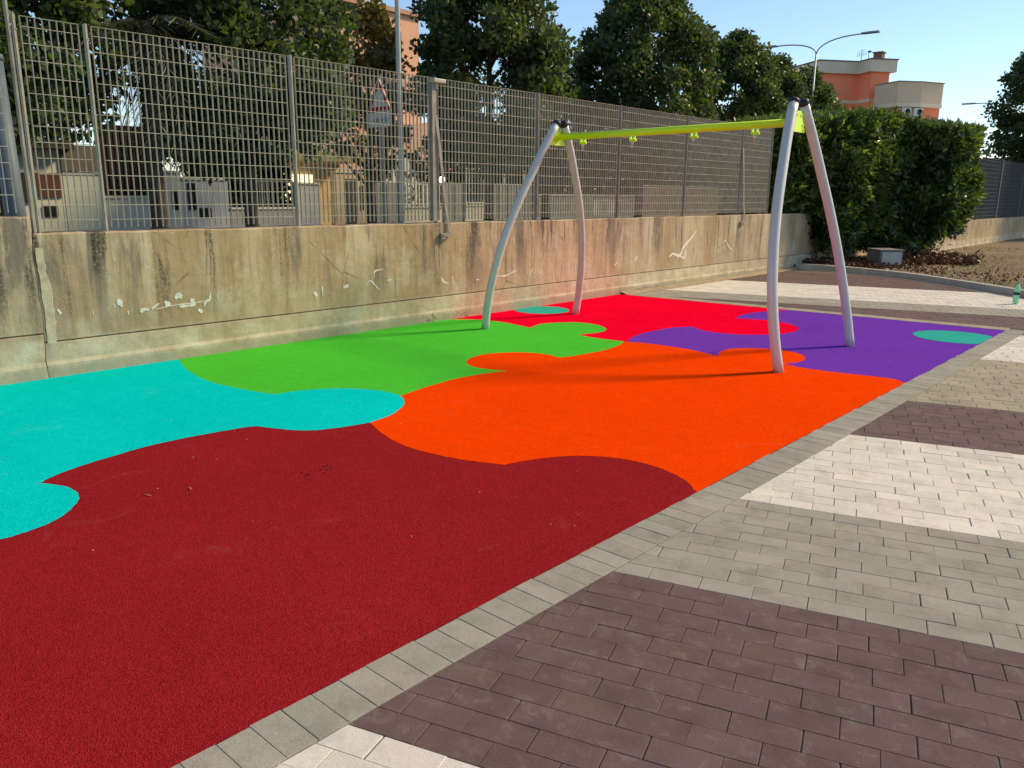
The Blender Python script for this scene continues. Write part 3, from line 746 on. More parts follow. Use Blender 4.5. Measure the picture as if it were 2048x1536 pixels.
def tree(label, x, y, zb, zt, rad, nl, per, seed, mat='plane', L=.15, z0=0, group='plane trees along the street', clus=.42, cat='tree'):
    rs = np.random.RandomState(seed); r = empty('plane_tree', (x, y, z0)); tag(r, label, cat, group)
    b = MB(); limb_set(b, rs, x, y, z0-.05, zt, rad, .15); o = b.build('trunk', M['bark']); o.parent = r; o.matrix_parent_inverse = Matrix.Translation((x, y, z0)).inverted()
    P, N, T = crown_points(rs, x, y, zb, zt, rad, nl, per, clus=clus); leaves('crown', P, N, L, L*.85, M[mat], seed+1, r, T); return r
TR = [
 ('tall dark plane tree behind the far left end of the grating fence', -16, 4.6, 2.5, 8.6, 2.2, 195, 195, 11),
 ('broad dark plane tree between the palm and the beige building', -16, 9.3, 2.2, 8.4, 2.1, 221, 195, 12),
 ('large dark plane tree rising out of frame, just right of the thin street pole', -16, 16.7, 2.4, 8.4, 2.05, 221, 180, 13),
 ('tall plane tree with a pointed top above the far swing leg', -16, 24.3, 2.7, 8.5, 2.5, 247, 180, 14),
 ('plane tree peeking out right of the tallest pointed one, above the crossbar', -16, 30.9, 2.7, 7.7, 1.9, 143, 165, 15),
 ('small plane tree crown directly left of the double street lamp, above the hedge', -16.3, 35.2, 2.9, 7.3, 1.55, 117, 165, 16),
 ('plane tree in front of the orange building, behind the double street lamp', -16.6, 39.0, 2.9, 7.25, 1.8, 156, 165, 17),
 ('dark plane tree cut off by the right edge of the frame', -6.2, 41.5, 3.0, 8.9, 2.8, 260, 170, 18)]
for t in TR: tree(*t)
tree('young plane tree low between the two tallest ones, behind the fence', -17.5, 21.0, 2.4, 6.0, 1.3, 70, 110, 19)
tree('thin yellowing tree in front of the beige building', -19.0, 14.9, 2.2, 6.6, 1.1, 60, 90, 21, 'autumn', .17, 0, 'thin garden trees', .4)
def shrub(label, x0, x1, y0, y1, z1, n, seed, mat='shrub', L=.11, W_=.07, name='garden_hedge', z0=0):
    rs = np.random.RandomState(seed); r = empty(name, ((x0+x1)/2, (y0+y1)/2, z0)); tag(r, label, 'hedge')
    u = rs.rand(n, 3); P = np.stack([x0+(x1-x0)*u[:, 0], y0+(y1-y0)*u[:, 1], z0+(z1-z0)*u[:, 2]], 1)
    top = z1*(.72+.5*vnoise(P[:, 1]*.9, P[:, 0]*.3, seed)+.15*vnoise(P[:, 1]*4, P[:, 0], seed+1)); P[:, 2] = z0+(P[:, 2]-z0)*top/z1
    leaves('foliage', P, np.stack([np.ones(n), np.zeros(n), np.full(n, .4)], 1), L, W_, M[mat], seed+1, r)
    b = MB()
    for k in range(int((y1-y0)/.8)+1):
        yy_ = y0+.4+k*.8
        if yy_ > y1: break
        b.tube([((x0+x1)/2, yy_, z0), ((x0+x1)/2+.1, yy_+.1, z1*.6)], [.05, .02], 6)
    o = b.build('stem', M['bark']); o.parent = r; o.matrix_parent_inverse = Matrix.Translation(r.location).inverted()
    return r
shrub('dark garden hedge behind the low railing, seen through the fence left of its third post', -24.2, -22.6, 11.8, 14.6, 3.3, 9000, 31, L=.22, W_=.16)
shrub('dark garden hedge behind the grey sheet gates, right of the lit globe lamp', -24.8, -22.8, 22.2, 33, 3.6, 20000, 32, L=.24, W_=.18)
shrub('low dark bushes behind the grey gates near the thin street pole', -24.2, -22.9, 17.2, 22, 2.35, 5000, 35, L=.2, W_=.13)
shrub('dark garden hedge far along the street, behind the dense right part of the fence', -25, -22.8, 34, 60, 4.2, 20000, 33, L=.34, W_=.26)
shrub('dark garden hedge above the off-white wall at the far left', -24.4, -22.9, 2.0, 8.4, 3.9, 9000, 34, L=.26, W_=.2)

# ---- laurel hedge
def hedge(label, foot, zt_fn, zb_fn, n, seed, depth=.55):
    rs = np.random.RandomState(seed); cx_ = sum(p[0] for p in foot)/len(foot); cy_ = sum(p[1] for p in foot)/len(foot)
    r = empty('laurel_hedge', (cx_, cy_, .1)); tag(r, label, 'hedge', 'laurel hedge in the soil bed')
    E = [(Vector(foot[i]), Vector(foot[(i+1) % len(foot)])) for i in range(len(foot))]
    per = sum((b-a).length for a, b in E); P = []; N = []; T = []
    cnt = 0
    while cnt < n:
        k = 4000
        for a, b in E:
            m = int(k*(b-a).length/per); t = rs.rand(m); h = rs.rand(m); e = (b-a).normalized(); nr = np.array([e.y, -e.x])
            ctr = np.array([cx_, cy_]); xy = np.outer(1-t, a)+np.outer(t, b)
            if np.dot(np.array((a+b)/2)-ctr, nr) < 0: nr = -nr
            zt = zt_fn(xy[:, 0], xy[:, 1]); zb = zb_fn(xy[:, 0], xy[:, 1]); z = zb+(zt-zb)*h
            s_ = t*(b-a).length
            bulge = .95*fbm(s_*.75+seed+a.x, z*.75, seed)+.75*fbm(s_*2.4+a.x, z*2.4, seed+4)
            under = np.clip((z-zb)/1.0, 0, 1)**.5
            off = bulge-(1-under)*.55-np.clip((z-zt+.35)/.35, 0, 1)*.22
            dd = rs.rand(m)**2.2*depth
            q = xy+nr*(off-dd)[:, None]; P.append(np.column_stack([q, z])); N.append(np.column_stack([np.tile(nr*.9, (m, 1)), np.full(m, .35)]))
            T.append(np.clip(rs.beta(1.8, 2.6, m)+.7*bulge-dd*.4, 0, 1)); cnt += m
    m = n//4; xs_ = rs.uniform(min(p[0] for p in foot), max(p[0] for p in foot), m*2); ys_ = rs.uniform(min(p[1] for p in foot), max(p[1] for p in foot), m*2)
    ins = np.ones(m*2, bool)
    for a, b in E:
        e = (b-a).normalized(); nr = np.array([e.y, -e.x])
        if np.dot(np.array((a+b)/2)-np.array([cx_, cy_]), nr) < 0: nr = -nr
        ins &= ((np.column_stack([xs_, ys_])-np.array(a))@nr) < 0
    xs_, ys_ = xs_[ins], ys_[ins]; z = zt_fn(xs_, ys_)-rs.rand(len(xs_))**2*.5-.1+.25*fbm(xs_*2, ys_*2, seed+6)
    P.append(np.column_stack([xs_, ys_, z])); N.append(np.tile([0, 0, 1.], (len(xs_), 1))); T.append(rs.beta(2, 2, len(xs_)))
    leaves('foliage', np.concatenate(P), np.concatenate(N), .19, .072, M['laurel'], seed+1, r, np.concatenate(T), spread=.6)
    # dark inner growth: leaves coloured darker to paint in the shade inside the hedge
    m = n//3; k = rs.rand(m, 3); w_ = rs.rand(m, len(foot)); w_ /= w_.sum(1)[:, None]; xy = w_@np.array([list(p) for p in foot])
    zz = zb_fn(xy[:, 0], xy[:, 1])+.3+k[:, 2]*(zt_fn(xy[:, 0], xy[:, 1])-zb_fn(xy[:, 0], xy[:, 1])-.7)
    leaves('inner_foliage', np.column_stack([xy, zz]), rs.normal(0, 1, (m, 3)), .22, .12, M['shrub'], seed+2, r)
    b = MB()
    for i in range(9):
        w_ = rs.rand(len(foot)); w_ /= w_.sum(); q = w_@np.array([list(p) for p in foot])
        q = q*.6+np.array([cx_, cy_])*.4; b.tube([(q[0], q[1], .05), (q[0]+rs.normal(0, .05), q[1]+rs.normal(0, .05), .9), (q[0]+rs.normal(0, .12), q[1]+rs.normal(0, .1), 2.2)], [.06, .045, .02], 7)
    o = b.build('trunk', M['bark']); o.parent = r; o.matrix_parent_inverse = Matrix.Translation(r.location).inverted()
hedge('bright-leaved left part of the tall laurel hedge, touching the end of the wall fence',
      [(-9.3, 17.45), (-8.0, 17.6), (-6.85, 20.1), (-6.75, 22.2), (-9.4, 22.4)], lambda x, y: 3.27+.13*np.clip(y-17.5, 0, 3.5), lambda x, y: np.where(y < 19.2, 1.12, .35), 34000, 51)
hedge('darker right part of the tall laurel hedge, beside the dry soil',
      [(-6.9, 21.4), (-5.5, 22.3), (-5.4, 24.0), (-7.0, 24.2)], lambda x, y: 3.56-.12*np.clip((x+6.8), 0, 2), lambda x, y: np.where(x > -6.0, .70, .40), 23000, 52)

# ---- palm
pr = empty('palm_tree', (-15.2, 6.9, 0)); tag(pr, 'palm tree with hanging dry fronds between two big plane trees on the left', 'palm tree')
b = MB(); b.tube([(-15.2, 6.9, -.05), (-15.22, 6.92, 2.2), (-15.2, 6.95, 4.6)], [.17, .14, .13], 10)
o = b.build('trunk', M['bark']); o.parent = pr; o.matrix_parent_inverse = Matrix.Translation(pr.location).inverted()
rs = np.random.RandomState(77); P = []; N = []
for k in range(46):
    a = rs.rand()*6.28; el = rs.uniform(-1.3, .9) if k % 3 else rs.uniform(-1.5, -.9); l = rs.uniform(1.1, 1.9); p = np.array([-15.2, 6.95, 4.6]); d = np.array([math.cos(a)*math.cos(el), math.sin(a)*math.cos(el), math.sin(el)])
    for t in np.linspace(.1, 1, 26):
        q = p+d*l*t+np.array([0, 0, -.75*t*t*l*.6])
        for s_ in (-1, 1):
            P.append(q); sd_ = np.array([-math.sin(a), math.cos(a), 0])*s_; N.append(sd_*1.4+d*1.2+np.array([0, 0, -.9]))
leaves('fronds', P, N, .42, .026, M['palm'], 78, pr, spread=.15, droop=.2)

# ---- dead branches and fallen leaves on the soil
def soilz(x, y): return .09
rs = np.random.RandomState(5)
dp = empty('dead_branch_pile', (-6.2, 22.3, .1)); tag(dp, 'heap of reddish brown dead branches and leaves beside the hedge on the soil', 'branch pile')
P = []; N = []; b = MB()
for i in range(95):
    t = rs.rand(); x_ = -6.7+1.7*t+rs.normal(0, .12); y_ = 20.7+1.6*rs.rand()*(1-.3*t)+t*.8; a = rs.rand()*6.28; l = rs.uniform(.35, .85)*(1.1-.5*t); e = rs.uniform(.05, .75)
    p = Vector((x_, y_, .08)); q = p+Vector((math.cos(a)*math.cos(e), math.sin(a)*math.cos(e), math.sin(e)))*l
    b.tube([p, p.lerp(q, .5)+Vector((0, 0, .04)), q], [.011, .008, .004], 5)
    for k in range(46):
        P.append(np.array(p.lerp(q, rs.rand()))+rs.normal(0, .05, 3)); N.append([math.cos(a), math.sin(a), .2])
P = np.array(P); P[:, 2] = np.maximum(P[:, 2], .09)
o = b.build('branch', simple('dead_twig', (.12, .07, .045), .9)); o.parent = dp; o.matrix_parent_inverse = Matrix.Translation(dp.location).inverted()
leaves('dry_leaves', P, N, .11, .05, M['deadleaf'], 6, dp)
n = 1900; x_ = np.concatenate([rs.normal(-7.6, .7, n//2), rs.normal(-6.2, .7, n//3), rs.uniform(-7.9, -3.0, n-n//2-n//3)]); y_ = np.interp(x_, kx, kyy)+.15+np.abs(rs.normal(0, .9, n))+.25
leaves('leaf_litter', np.column_stack([x_, y_, np.full(n, .125)+rs.rand(n)*.05]), np.tile([0, 0, .1], (n, 1)), .085, .045, M['deadleaf'], 7)
tag(C.objects[-1] if False else bpy.data.objects['leaf_litter'], 'fallen brown leaves scattered behind the kerb', 'leaves', kind='stuff')
# dry grass tufts on the soil
n = 9000; x_ = rs.uniform(-7, 3, n); y_ = np.interp(x_, kx, kyy)+.2+rs.rand(n)**1.3*12; g_ = vnoise(x_*.7, y_*.7, 4) > .42; x_, y_ = x_[g_], y_[g_]
o = leaves('dry_grass', np.column_stack([x_, y_, np.full(len(x_), .08)]), np.tile([0, 0, 1.2], (len(x_), 1)), .07, .012, M['weed'], 8, spread=.5, tone=rs.rand(len(x_))*.8)
tag(o, 'sparse dry grass on the soil behind the kerb', 'grass', kind='stuff')
# weeds at the wall foot
P = []; 
for yc, k in ((7.0, 22), (7.6, 26), (11.3, 10), (12.0, 16), (12.6, 12), (14.6, 8)):
    for i in range(k): P.append([-7.775+abs(rs.normal(0, .018)), yc+rs.normal(0, .10), .02+abs(rs.normal(0, .035))])
o = leaves('weeds', np.array(P), np.tile([.5, 0, .8], (len(P), 1)), .035, .012, M['weed'], 9)
tag(o, 'tiny weeds growing along the foot of the wall', 'weeds', kind='stuff')

# ================================================================== STREET FURNITURE
M['pole'] = simple('pale_pole', (.40, .42, .38), .45, .08, 4, .2)
b = MB(); lp = empty('street_pole', (-9.9, 8.36, 0)); tag(lp, 'tall thin pale street pole behind the fence, right of the warning sign', 'pole')
def ch(b, n, m, r):
    o = b.build(n, m); o.parent = r; o.matrix_parent_inverse = Matrix.Translation(r.location).inverted(); return o
b.tube([(-9.9, 8.36, -.02), (-9.9, 8.36, 1.6), (-9.9, 8.36, 5), (-9.9, 8.36, 9)], [.048, .044, .036, .024], 16); ch(b, 'pole', M['pole'], lp)
b = MB(); b.tube([(-9.9, 8.36, -.02), (-9.9, 8.36, .05)], .13, 12); ch(b, 'base', M['galvd'], lp)
b = MB(); b.tube([(-9.9, 8.36, 8.9), (-10.4, 8.36, 9.2), (-11.3, 8.36, 9.3)], .025, 8); b.box(-11.9, -11.2, 8.24, 8.48, 9.26, 9.36, bev=.03); ch(b, 'lamp_arm', M['pole'], lp)
b = MB(); b.tube([(-9.45, 2.82, -.02), (-9.5, 2.80, 2.9)], [.11, .085], 16); b.tube([(-9.5, 2.8, 2.9), (-9.5, 2.8, 2.96)], .09, 16)
tag(b.build('blue_grey_post', simple('blue_grey_steel', (.10, .135, .16), .55, .25, 3)), 'short thick blue grey post at the left edge behind the fence', 'post')
# warning sign
sg = empty('road_sign', (-13.3, 10.7, 0)); tag(sg, 'triangular red and white warning sign with white panel below, behind the fence', 'road sign'); sg.rotation_euler = (0, 0, 0)
def sgp(b, n, m, par=sg, inv=True):
    o = b.build(n, m); o.parent = par
    if inv: o.matrix_parent_inverse = Matrix.Translation(sg.location).inverted()
    return o
X0, Y0 = -13.3, 10.7
def tri(h, z0, w): return [(X0-w/2, z0), (X0+w/2, z0), (X0, z0+h)]
sgp(MB().tube([(X0+.0, Y0+.06, 0), (X0, Y0+.06, 3.95)], .035, 12), 'post', M['galvd'])
zt_ = 3.25
sgp(MB().prism(tri(.64, zt_, .72), .03, 'y', Y0), 'triangle', simple('sign_red', (.55, .010, .018), .4, .03))
rim = MB(); o_ = tri(.64, zt_, .72)
for a, c in zip(o_, o_[1:]+o_[:1]): rim.tube([(a[0], Y0-.004, a[1]), (c[0], Y0-.004, c[1])], .011, 6)
sgp(rim, 'rim', simple('sign_rim', (.6, .6, .57), .5, .03))
sgp(MB().prism(tri(.40, zt_+.085, .45), .006, 'y', Y0-.006), 'white_field', simple('sign_white', (.85, .86, .82), .45, .03))
k_ = MB(); k_.prism([(X0-.016, zt_+.20), (X0+.016, zt_+.20), (X0+.024, zt_+.37), (X0-.024, zt_+.37)], .004, 'y', Y0-.011); k_.prism([(X0-.018, zt_+.115), (X0+.018, zt_+.115), (X0+.018, zt_+.16), (X0-.018, zt_+.16)], .004, 'y', Y0-.011)
sgp(k_, 'symbol', simple('sign_black', (.02, .02, .022), .5))
sgp(MB().box(X0-.36, X0+.36, Y0, Y0+.02, zt_-.30, zt_-.02, bev=.006), 'panel', bpy.data.materials['sign_white'])
tc = bpy.data.curves.new('lettering', 'FONT'); tc.body = 'c uni t lir'; tc.size = .165; tc.extrude = .002; tc.align_x = 'CENTER'
to_ = bpy.data.objects.new('lettering', tc); C.objects.link(to_); bpy.context.view_layer.update()
dg = bpy.context.evaluated_depsgraph_get(); tm = bpy.data.meshes.new_from_object(to_.evaluated_get(dg)); bpy.data.objects.remove(to_)
to_ = bpy.data.objects.new('lettering', tm); C.objects.link(to_); tm.materials.append(bpy.data.materials['sign_black']); to_.parent = sg
to_.location = (0, -.004, zt_-.215); to_.rotation_euler = (R(90), 0, 0)
# double-arm street lamp
def lamp2(name, x, y, h, arms, label, z0=0):
    r = empty(name, (x, y, z0)); tag(r, label, 'street lamp')
    ch(MB().tube([(x, y, z0-.1), (x, y, h*.5), (x, y, h)], [.075, .055, .038], 12), 'pole', M['pole'], r)
    for sx, ex, ez in arms:
        pts = [(x, y, h-.05)]+[(x+sx*ex*t**1.6, y, h+ez*(1-(1-t)**2.2)) for t in np.linspace(.08, 1, 10)]
        ch(MB().tube(pts, .03, 8), 'arm', M['pole'], r)
        e = pts[-1]; b = MB(); v0 = e[0]; v1 = e[0]+sx*.75; lo, hi = min(v0, v1), max(v0, v1)
        b.box(lo, hi, y-.13, y+.13, e[2]-.03, e[2]+.05, bev=.03); ch(b, 'lamp_head', simple('lamp_head', (.30, .31, .32), .5), r)
    return r
lamp2('street_lamp', -15.8, 38, 8.0, [(-1, 1.9, .52), (1, 1.95, .62)], 'double-arm street lamp standing above the hedge and the orange building')
lamp2('street_lamp', -10.6, 55, 6.35, [(-1, 2.4, .75)], 'distant single-arm street lamp left of the tree at the right edge')
b = MB(); b.tube([(-11.4, 52, 0), (-11.4, 52, 4.1)], [.06, .045], 10); b.ball((-11.4, 52, 4.2), .16, 0)
tag(b.build('garden_lamp_post', M['galvd']), 'slim grey lamp post behind the distant fence at the right edge', 'lamp post')
cb = MB(); cb.tube([(-9.5+12*t, 30+4*t, 8.75-2.9*t+.5*t*t) for t in np.linspace(-.6, 1.6, 24)], .035, 6)
tag(cb.build('overhead_cable', M['black']), 'overhead cable crossing the top right corner of the sky', 'cable')

# ================================================================== GARDEN WALLS AND GATES ACROSS THE STREET
GX = -22.0
c_off = shade((205, 200, 180), 'off_white_render'); c_pale = shade((190, 195, 178), 'pale_green_render'); c_brown = shade((92, 58, 46), 'brown_shutter')
c_sheet = shade((148, 148, 146), 'grey_sheet_metal'); c_bl = shade((170, 172, 176), 'pale_blue_metal'); c_beige = shade((205, 180, 140), 'beige_render')
c_white = shade((215, 215, 208), 'white_paint'); c_roof = shade((70, 60, 55), 'dark_roof')
def gwall(label, y0, y1, z1, mat, th=.22, cap=True, name='garden_wall', cat='wall'):
    r = empty(name, (GX, (y0+y1)/2, 0)); tag(r, label, cat); ch(MB().box(GX-th, GX, y0, y1, -.03, z1), 'wall_body', mat, r)
    if cap: ch(MB().box(GX-th-.03, GX+.03, y0, y1, z1+.002, z1+.06), 'coping', c_off, r)
    return r
w = gwall('off-white house front with brown shutter at the far left, behind the fence', 2.0, 7.66, 2.62, c_off, cap=False, name='house_front', cat='house')
ch(MB().box(GX+.005, GX+.04, 7.05, 7.62, 1.48, 2.06), 'shutter', c_brown, w); ch(MB().box(GX+.005, GX+.03, 7.14, 7.48, 1.01, 1.27), 'vent_opening', M['dark'], w)
ch(MB().box(GX+.005, GX+.05, 5.2, 6.9, 1.35, 2.06), 'window', shade((52, 48, 30), 'dark_green_window'), w); ch(MB().box(GX-3, GX+.35, 1.5, 7.9, 2.63, 2.85), 'roof_slab', c_roof, w)
w = gwall('pale green-white wall panel right of the brown shutter, behind the fence', 7.68, 8.58, 2.05, c_pale)
ch(MB().box(GX-.3, GX+.06, 7.66, 8.6, 2.12, 2.75), 'canopy', shade((105, 95, 82), 'brown_canopy'), w)
w = gwall('low off-white wall under the big dark brown gate, behind the fence', 8.60, 10.02, 1.46, c_off)
g = empty('driveway_gate', (GX, 9.3, 1.5)); tag(g, 'large dark brown gate left of the palm, behind the fence', 'gate')
b = MB(); b.box(GX-.1, GX-.05, 8.62, 10.0, 1.53, 3.3)
for k in range(15): b.box(GX-.05, GX-.02, 8.64+k*.092, 8.70+k*.092, 1.55, 3.28)
ch(b, 'boards', shade((48, 32, 28), 'dark_brown_boards'), g)
w = gwall('off-white gate pillar with a narrow dark slot, behind the fence', 10.04, 10.7, 2.14, c_off, th=.5); ch(MB().box(GX+.004, GX+.02, 10.40, 10.56, 1.15, 1.68), 'letter_slot', M['dark'], w)
w = gwall('pale blue-grey panel with tall dark slots, behind the fence', 10.71, 12.08, 1.97, c_bl)
for a, c, e, f in ((10.86, 10.94, 1.15, 1.88), (10.99, 11.1, 1.15, 1.88), (11.17, 11.27, .93, 1.2), (11.31, 11.42, .93, 1.2), (11.46, 11.52, .93, 1.2)): ch(MB().box(GX+.004, GX+.02, a, c, e, f), 'slot', M['dark'], w)
def railing(r, y0, y1, z0, z1, n, m, wd=.02):
    b = MB()
    for k in range(n):
        y_ = y0+(y1-y0)*(k+.5)/n; b.box(GX-.05, GX-.03, y_-wd, y_+wd, z0, z1)
    b.box(GX-.06, GX-.02, y0, y1, z1-.05, z1); b.box(GX-.06, GX-.02, y0, y1, z0+.05, z0+.09); ch(b, 'railing', m, r)
w = gwall('low grey wall with dark railing in front of a dark hedge, behind the fence', 12.1, 14.28, 1.15, c_sheet); railing(w, 12.1, 14.28, 1.22, 2.0, 14, M['farsteel'])
w = gwall('grey-green wall with climbing plant left of the lit opening, behind the fence', 14.3, 15.22, 1.9, c_bl)
em = bpy.data.materials.new('lit_doorway'); em.use_nodes = True; em.node_tree.nodes['Principled BSDF'].inputs['Emission Color'].default_value = (1, .82, .42, 1); em.node_tree.nodes['Principled BSDF'].inputs['Emission Strength'].default_value = 1.1
pch = empty('lit_porch', (GX-1, 15.4, 0)); tag(pch, 'small porch with a warmly lit opening and roof coloured as yellow-lit, behind the fence', 'porch')
ch(MB().box(GX-1.2, GX-1.1, 14.6, 15.72, 1.34, 2.22), 'lit_opening', em, pch); ch(MB().box(GX-1.6, GX+.1, 14.3, 17.0, 2.62, 2.9), 'roof', shade((150, 145, 90), 'yellow_lit_roof'), pch)  # yellow light on the roof is put into its colour
ch(MB().box(GX-1.3, GX-1.21, 14.3, 17, .0, 2.6), 'back_wall', c_beige, pch)
w = gwall('beige gate pillars with a dark narrow door between them, behind the fence', 15.78, 17.05, 2.28, c_beige)
ch(MB().box(GX+.004, GX+.02, 16.2, 16.62, .0, 2.1), 'door', shade((70, 66, 66), 'dark_grey_door'), w); ch(MB().box(GX+.004, GX+.03, 16.82, 16.92, 1.1, 1.9), 'letter_slot', M['dark'], w)
def gate(label, y0, y1, z1, m=None):
    r = empty('sheet_metal_gate', (GX, (y0+y1)/2, 0)); tag(r, label, 'gate', 'sheet metal gates across the street')
    b = MB(); b.box(GX-.06, GX-.02, y0, y1, .1, z1)
    n = int((y1-y0)/.24)
    for k in range(n): b.box(GX-.02, GX-.005, y0+(k+.1)*(y1-y0)/n, y0+(k+.75)*(y1-y0)/n, .14, z1-.04)
    ch(b, 'panel', m or c_sheet, r); b = MB()
    ch(MB().box(GX-.08, GX+.01, y0-.06, y0-.002, 0, z1+.05), 'gate_post', M['farsteel'], r); ch(MB().box(GX-.08, GX+.01, y1+.002, y1+.06, 0, z1+.05), 'gate_post', M['farsteel'], r)
    return r
gate('grey sheet metal gate beside the beige pillars, directly left of the thin street pole', 17.12, 18.45, 2.0)
w = gwall('low wall with white railing between the thin pole and the floodlight post, behind the fence', 18.55, 20.5, 1.15, c_off); railing(w, 18.55, 20.5, 1.22, 2.0, 10, c_white, .03)
b = MB()
for k, (a, h) in enumerate(((18.7, 2.2), (18.95, 2.7), (19.25, 3.0), (19.6, 2.9), (19.95, 2.5))): b.box(GX-1.0-k*.01, GX-.96-k*.01, a, a+.22, .0, h)
tag(b.build('white_awning', c_white), 'white pointed awning behind the white railing across the street', 'awning')
gate('grey sheet metal gate under the lit globe lamp', 20.62, 21.6, 2.03)
gl = empty('globe_lamp', (GX-.05, 20.55, 2.0)); tag(gl, 'small lit white globe lamp on a gate post behind the fence', 'lamp')
ch(MB().tube([(GX-.04, 20.55, 0), (GX-.04, 20.55, 2.02)], .04, 10), 'post', M['farsteel'], gl)
em2 = bpy.data.materials.new('lamp_globe'); em2.use_nodes = True; p_ = em2.node_tree.nodes['Principled BSDF']; p_.inputs['Emission Color'].default_value = (1, .93, .74, 1); p_.inputs['Emission Strength'].default_value = 5
ch(MB().ball((GX-.04, 20.55, 2.15), .12, 0, 16, 10), 'globe', em2, gl)
w = gwall('low wall with tall white railing right of the lit globe lamp', 21.68, 23.15, 1.2, c_off); railing(w, 21.68, 23.15, 1.27, 2.6, 9, c_white, .035)
gate('wide grey sheet metal gate with thin white uprights above, behind the fence', 23.25, 25.6, 2.06)
b = MB()
for y_ in (23.3, 24.0, 25.2, 25.55): b.box(GX-.18, GX-.14, y_-.02, y_+.02, 0, 3.1)
b.box(GX-.18, GX-.14, 23.3, 25.55, 3.02, 3.06); wf = empty('goal_frame', (GX-.16, 24.4, 0)); tag(wf, 'thin white metal frame rising behind the wide grey gate', 'metal frame'); ch(b, 'bars', c_white, wf)
gwall('long low grey wall behind the fence, seen between the far swing legs', 25.7, 33.5, 1.6, c_sheet)
gwall('long grey wall far along the street behind the dense part of the fence', 33.6, 75, 2.1, shade((150, 130, 112), 'brownish_render'))
w = empty('low_white_rack', (GX+.5, 30, 0)); tag(w, 'low white barred rack near the foot of the far grey wall', 'rack')
b = MB(); GXs = GX; GX = GX+.6
railing(w, 29.0, 31.2, .75, 1.45, 12, c_white, .045); GX = GXs

# ================================================================== BUILDINGS
c_bld = shade((226, 172, 138), 'beige_pink_render', nsc=.4)
def bl(name, label): 
    r = empty(name, (-30, 24, 0)); tag(r, label, 'building'); return r
r = bl('apartment_block', 'tall beige-pink block rising between two plane trees behind the fence')
ch(MB().box(-42, -30, 22.2, 26.6, 0, 9.55), 'wall', c_bld, r); ch(MB().box(-42.1, -29.85, 22.05, 26.75, 9.56, 9.75), 'roof_edge', shade((190, 150, 125), 'roof_edge'), r)
for z_ in (5.4, 7.6):
    f = ch(MB().box(-30.02, -29.96, 24.6, 25.5, z_, z_+1.2), 'window', shade((80, 82, 88), 'window_glass', rough=.2), r)
r = bl('low_house', 'low beige-pink house with sloping roof line under the warning sign')
b = MB(); b.prism([(18.6, 0), (27.9, 0), (27.9, 4.35), (26.8, 4.95), (22.3, 4.35), (18.6, 3.0)], 1.2, 'x', -29.9); ch(b, 'wall', c_bld, r)
for y_ in (25.7, 26.3): ch(MB().box(-28.69, -28.66, y_, y_+.38, 3.5, 4.1), 'window', c_white, r)
# orange building, turned about 52 degrees
r = empty('orange_building', (-24, 66, 0)); tag(r, 'orange building with cream roof band and balcony above the hedge', 'building')
c_or = shade((246, 150, 112), 'orange_render', nsc=.3); c_cr = shade((226, 214, 188), 'cream_band', nsc=.5); c_crd = shade((214, 194, 164), 'balcony_render', nsc=.5)
u = Vector((.6, .8)); wv = Vector((.8, -.6))
def ring(pts): return [(p[0], p[1]) for p in pts]
A0, A, B_, Cc, D_ = [Vector(p) for p in ((-26.66-4.8, 61.33+3.6), (-24.57, 59.84), (-22.68, 62.30), (-21.52, 61.45), (-20.27, 63.10))]
back = [D_+Vector((-4.8, 3.6)), A0+Vector((2.5, 3.3))]
FT = [A0, A, B_, Cc, D_]+back
def ins(pts, d):
    c = sum((Vector(p) for p in pts), Vector((0, 0)))/len(pts); o = []
    n = len(pts)
    for i in range(n):
        p0, p1, p2 = Vector(pts[i-1]), Vector(pts[i]), Vector(pts[(i+1) % n]); e1 = (p1-p0).normalized(); e2 = (p2-p1).normalized()
        n1 = Vector((-e1.y, e1.x)); n2 = Vector((-e2.y, e2.x)); k = max(.3, 1+n1.dot(n2)); o.append(p1+(n1+n2)/k*d)
    return o
ar = sum(FT[i].x*FT[(i+1) % len(FT)].y-FT[(i+1) % len(FT)].x*FT[i].y for i in range(len(FT)))
sgn = 1 if ar > 0 else -1
ch(MB().prism(ring(ins(FT, .32*sgn)), 10.35, 'z', 0), 'wall', c_or, r)
ch(MB().prism(ring(FT), .80, 'z', 10.36), 'roof_band', c_cr, r); ch(MB().prism(ring(ins(FT, -.06*sgn)), .08, 'z', 11.162), 'roof_cap', shade((120, 112, 100), 'roof_cap'), r)
ch(MB().prism(ring(ins(FT, .29*sgn)), .22, 'z', 8.35), 'cream_stripe', c_cr, r)
b = MB(); b.box(-21.9, -21.3, 62.8, 63.4, 11.2, 11.75); b.box(-21.97, -21.23, 62.73, 63.47, 11.75, 11.83); ch(b, 'chimney', shade((130, 104, 88), 'chimney'), r)
b = MB(); X_, Y_, Z_ = -22.6, 62.4, 11.2
b.tube([(X_, Y_, Z_), (X_, Y_, Z_+.85)], .02, 5); b.tube([(X_+.5, Y_, Z_), (X_+.5, Y_, Z_+.6)], .02, 5)
for k, zz in enumerate((.45, .6, .75)): b.tube([(X_-.35+.05*k, Y_, Z_+zz-.05), (X_+.35-.05*k, Y_, Z_+zz+.05)], .012, 5)
for k in range(5): b.tube([(X_-.3+.15*k, Y_, Z_+.35), (X_-.3+.15*k, Y_, Z_+.62)], .01, 4)
b.ball((X_+.55, Y_, Z_+.62), .15, 0, 10, 6, .5); ch(b, 'aerial', M['farsteel'], r)
BL_ = [Vector(p) for p in ((-20.9, 61.0), (-19.0, 59.86), (-17.9, 61.18), (-17.03, 62.98), (-19.4, 64.6))]
ar = sum(BL_[i].x*BL_[(i+1) % 5].y-BL_[(i+1) % 5].x*BL_[i].y for i in range(5)); sgn = 1 if ar > 0 else -1
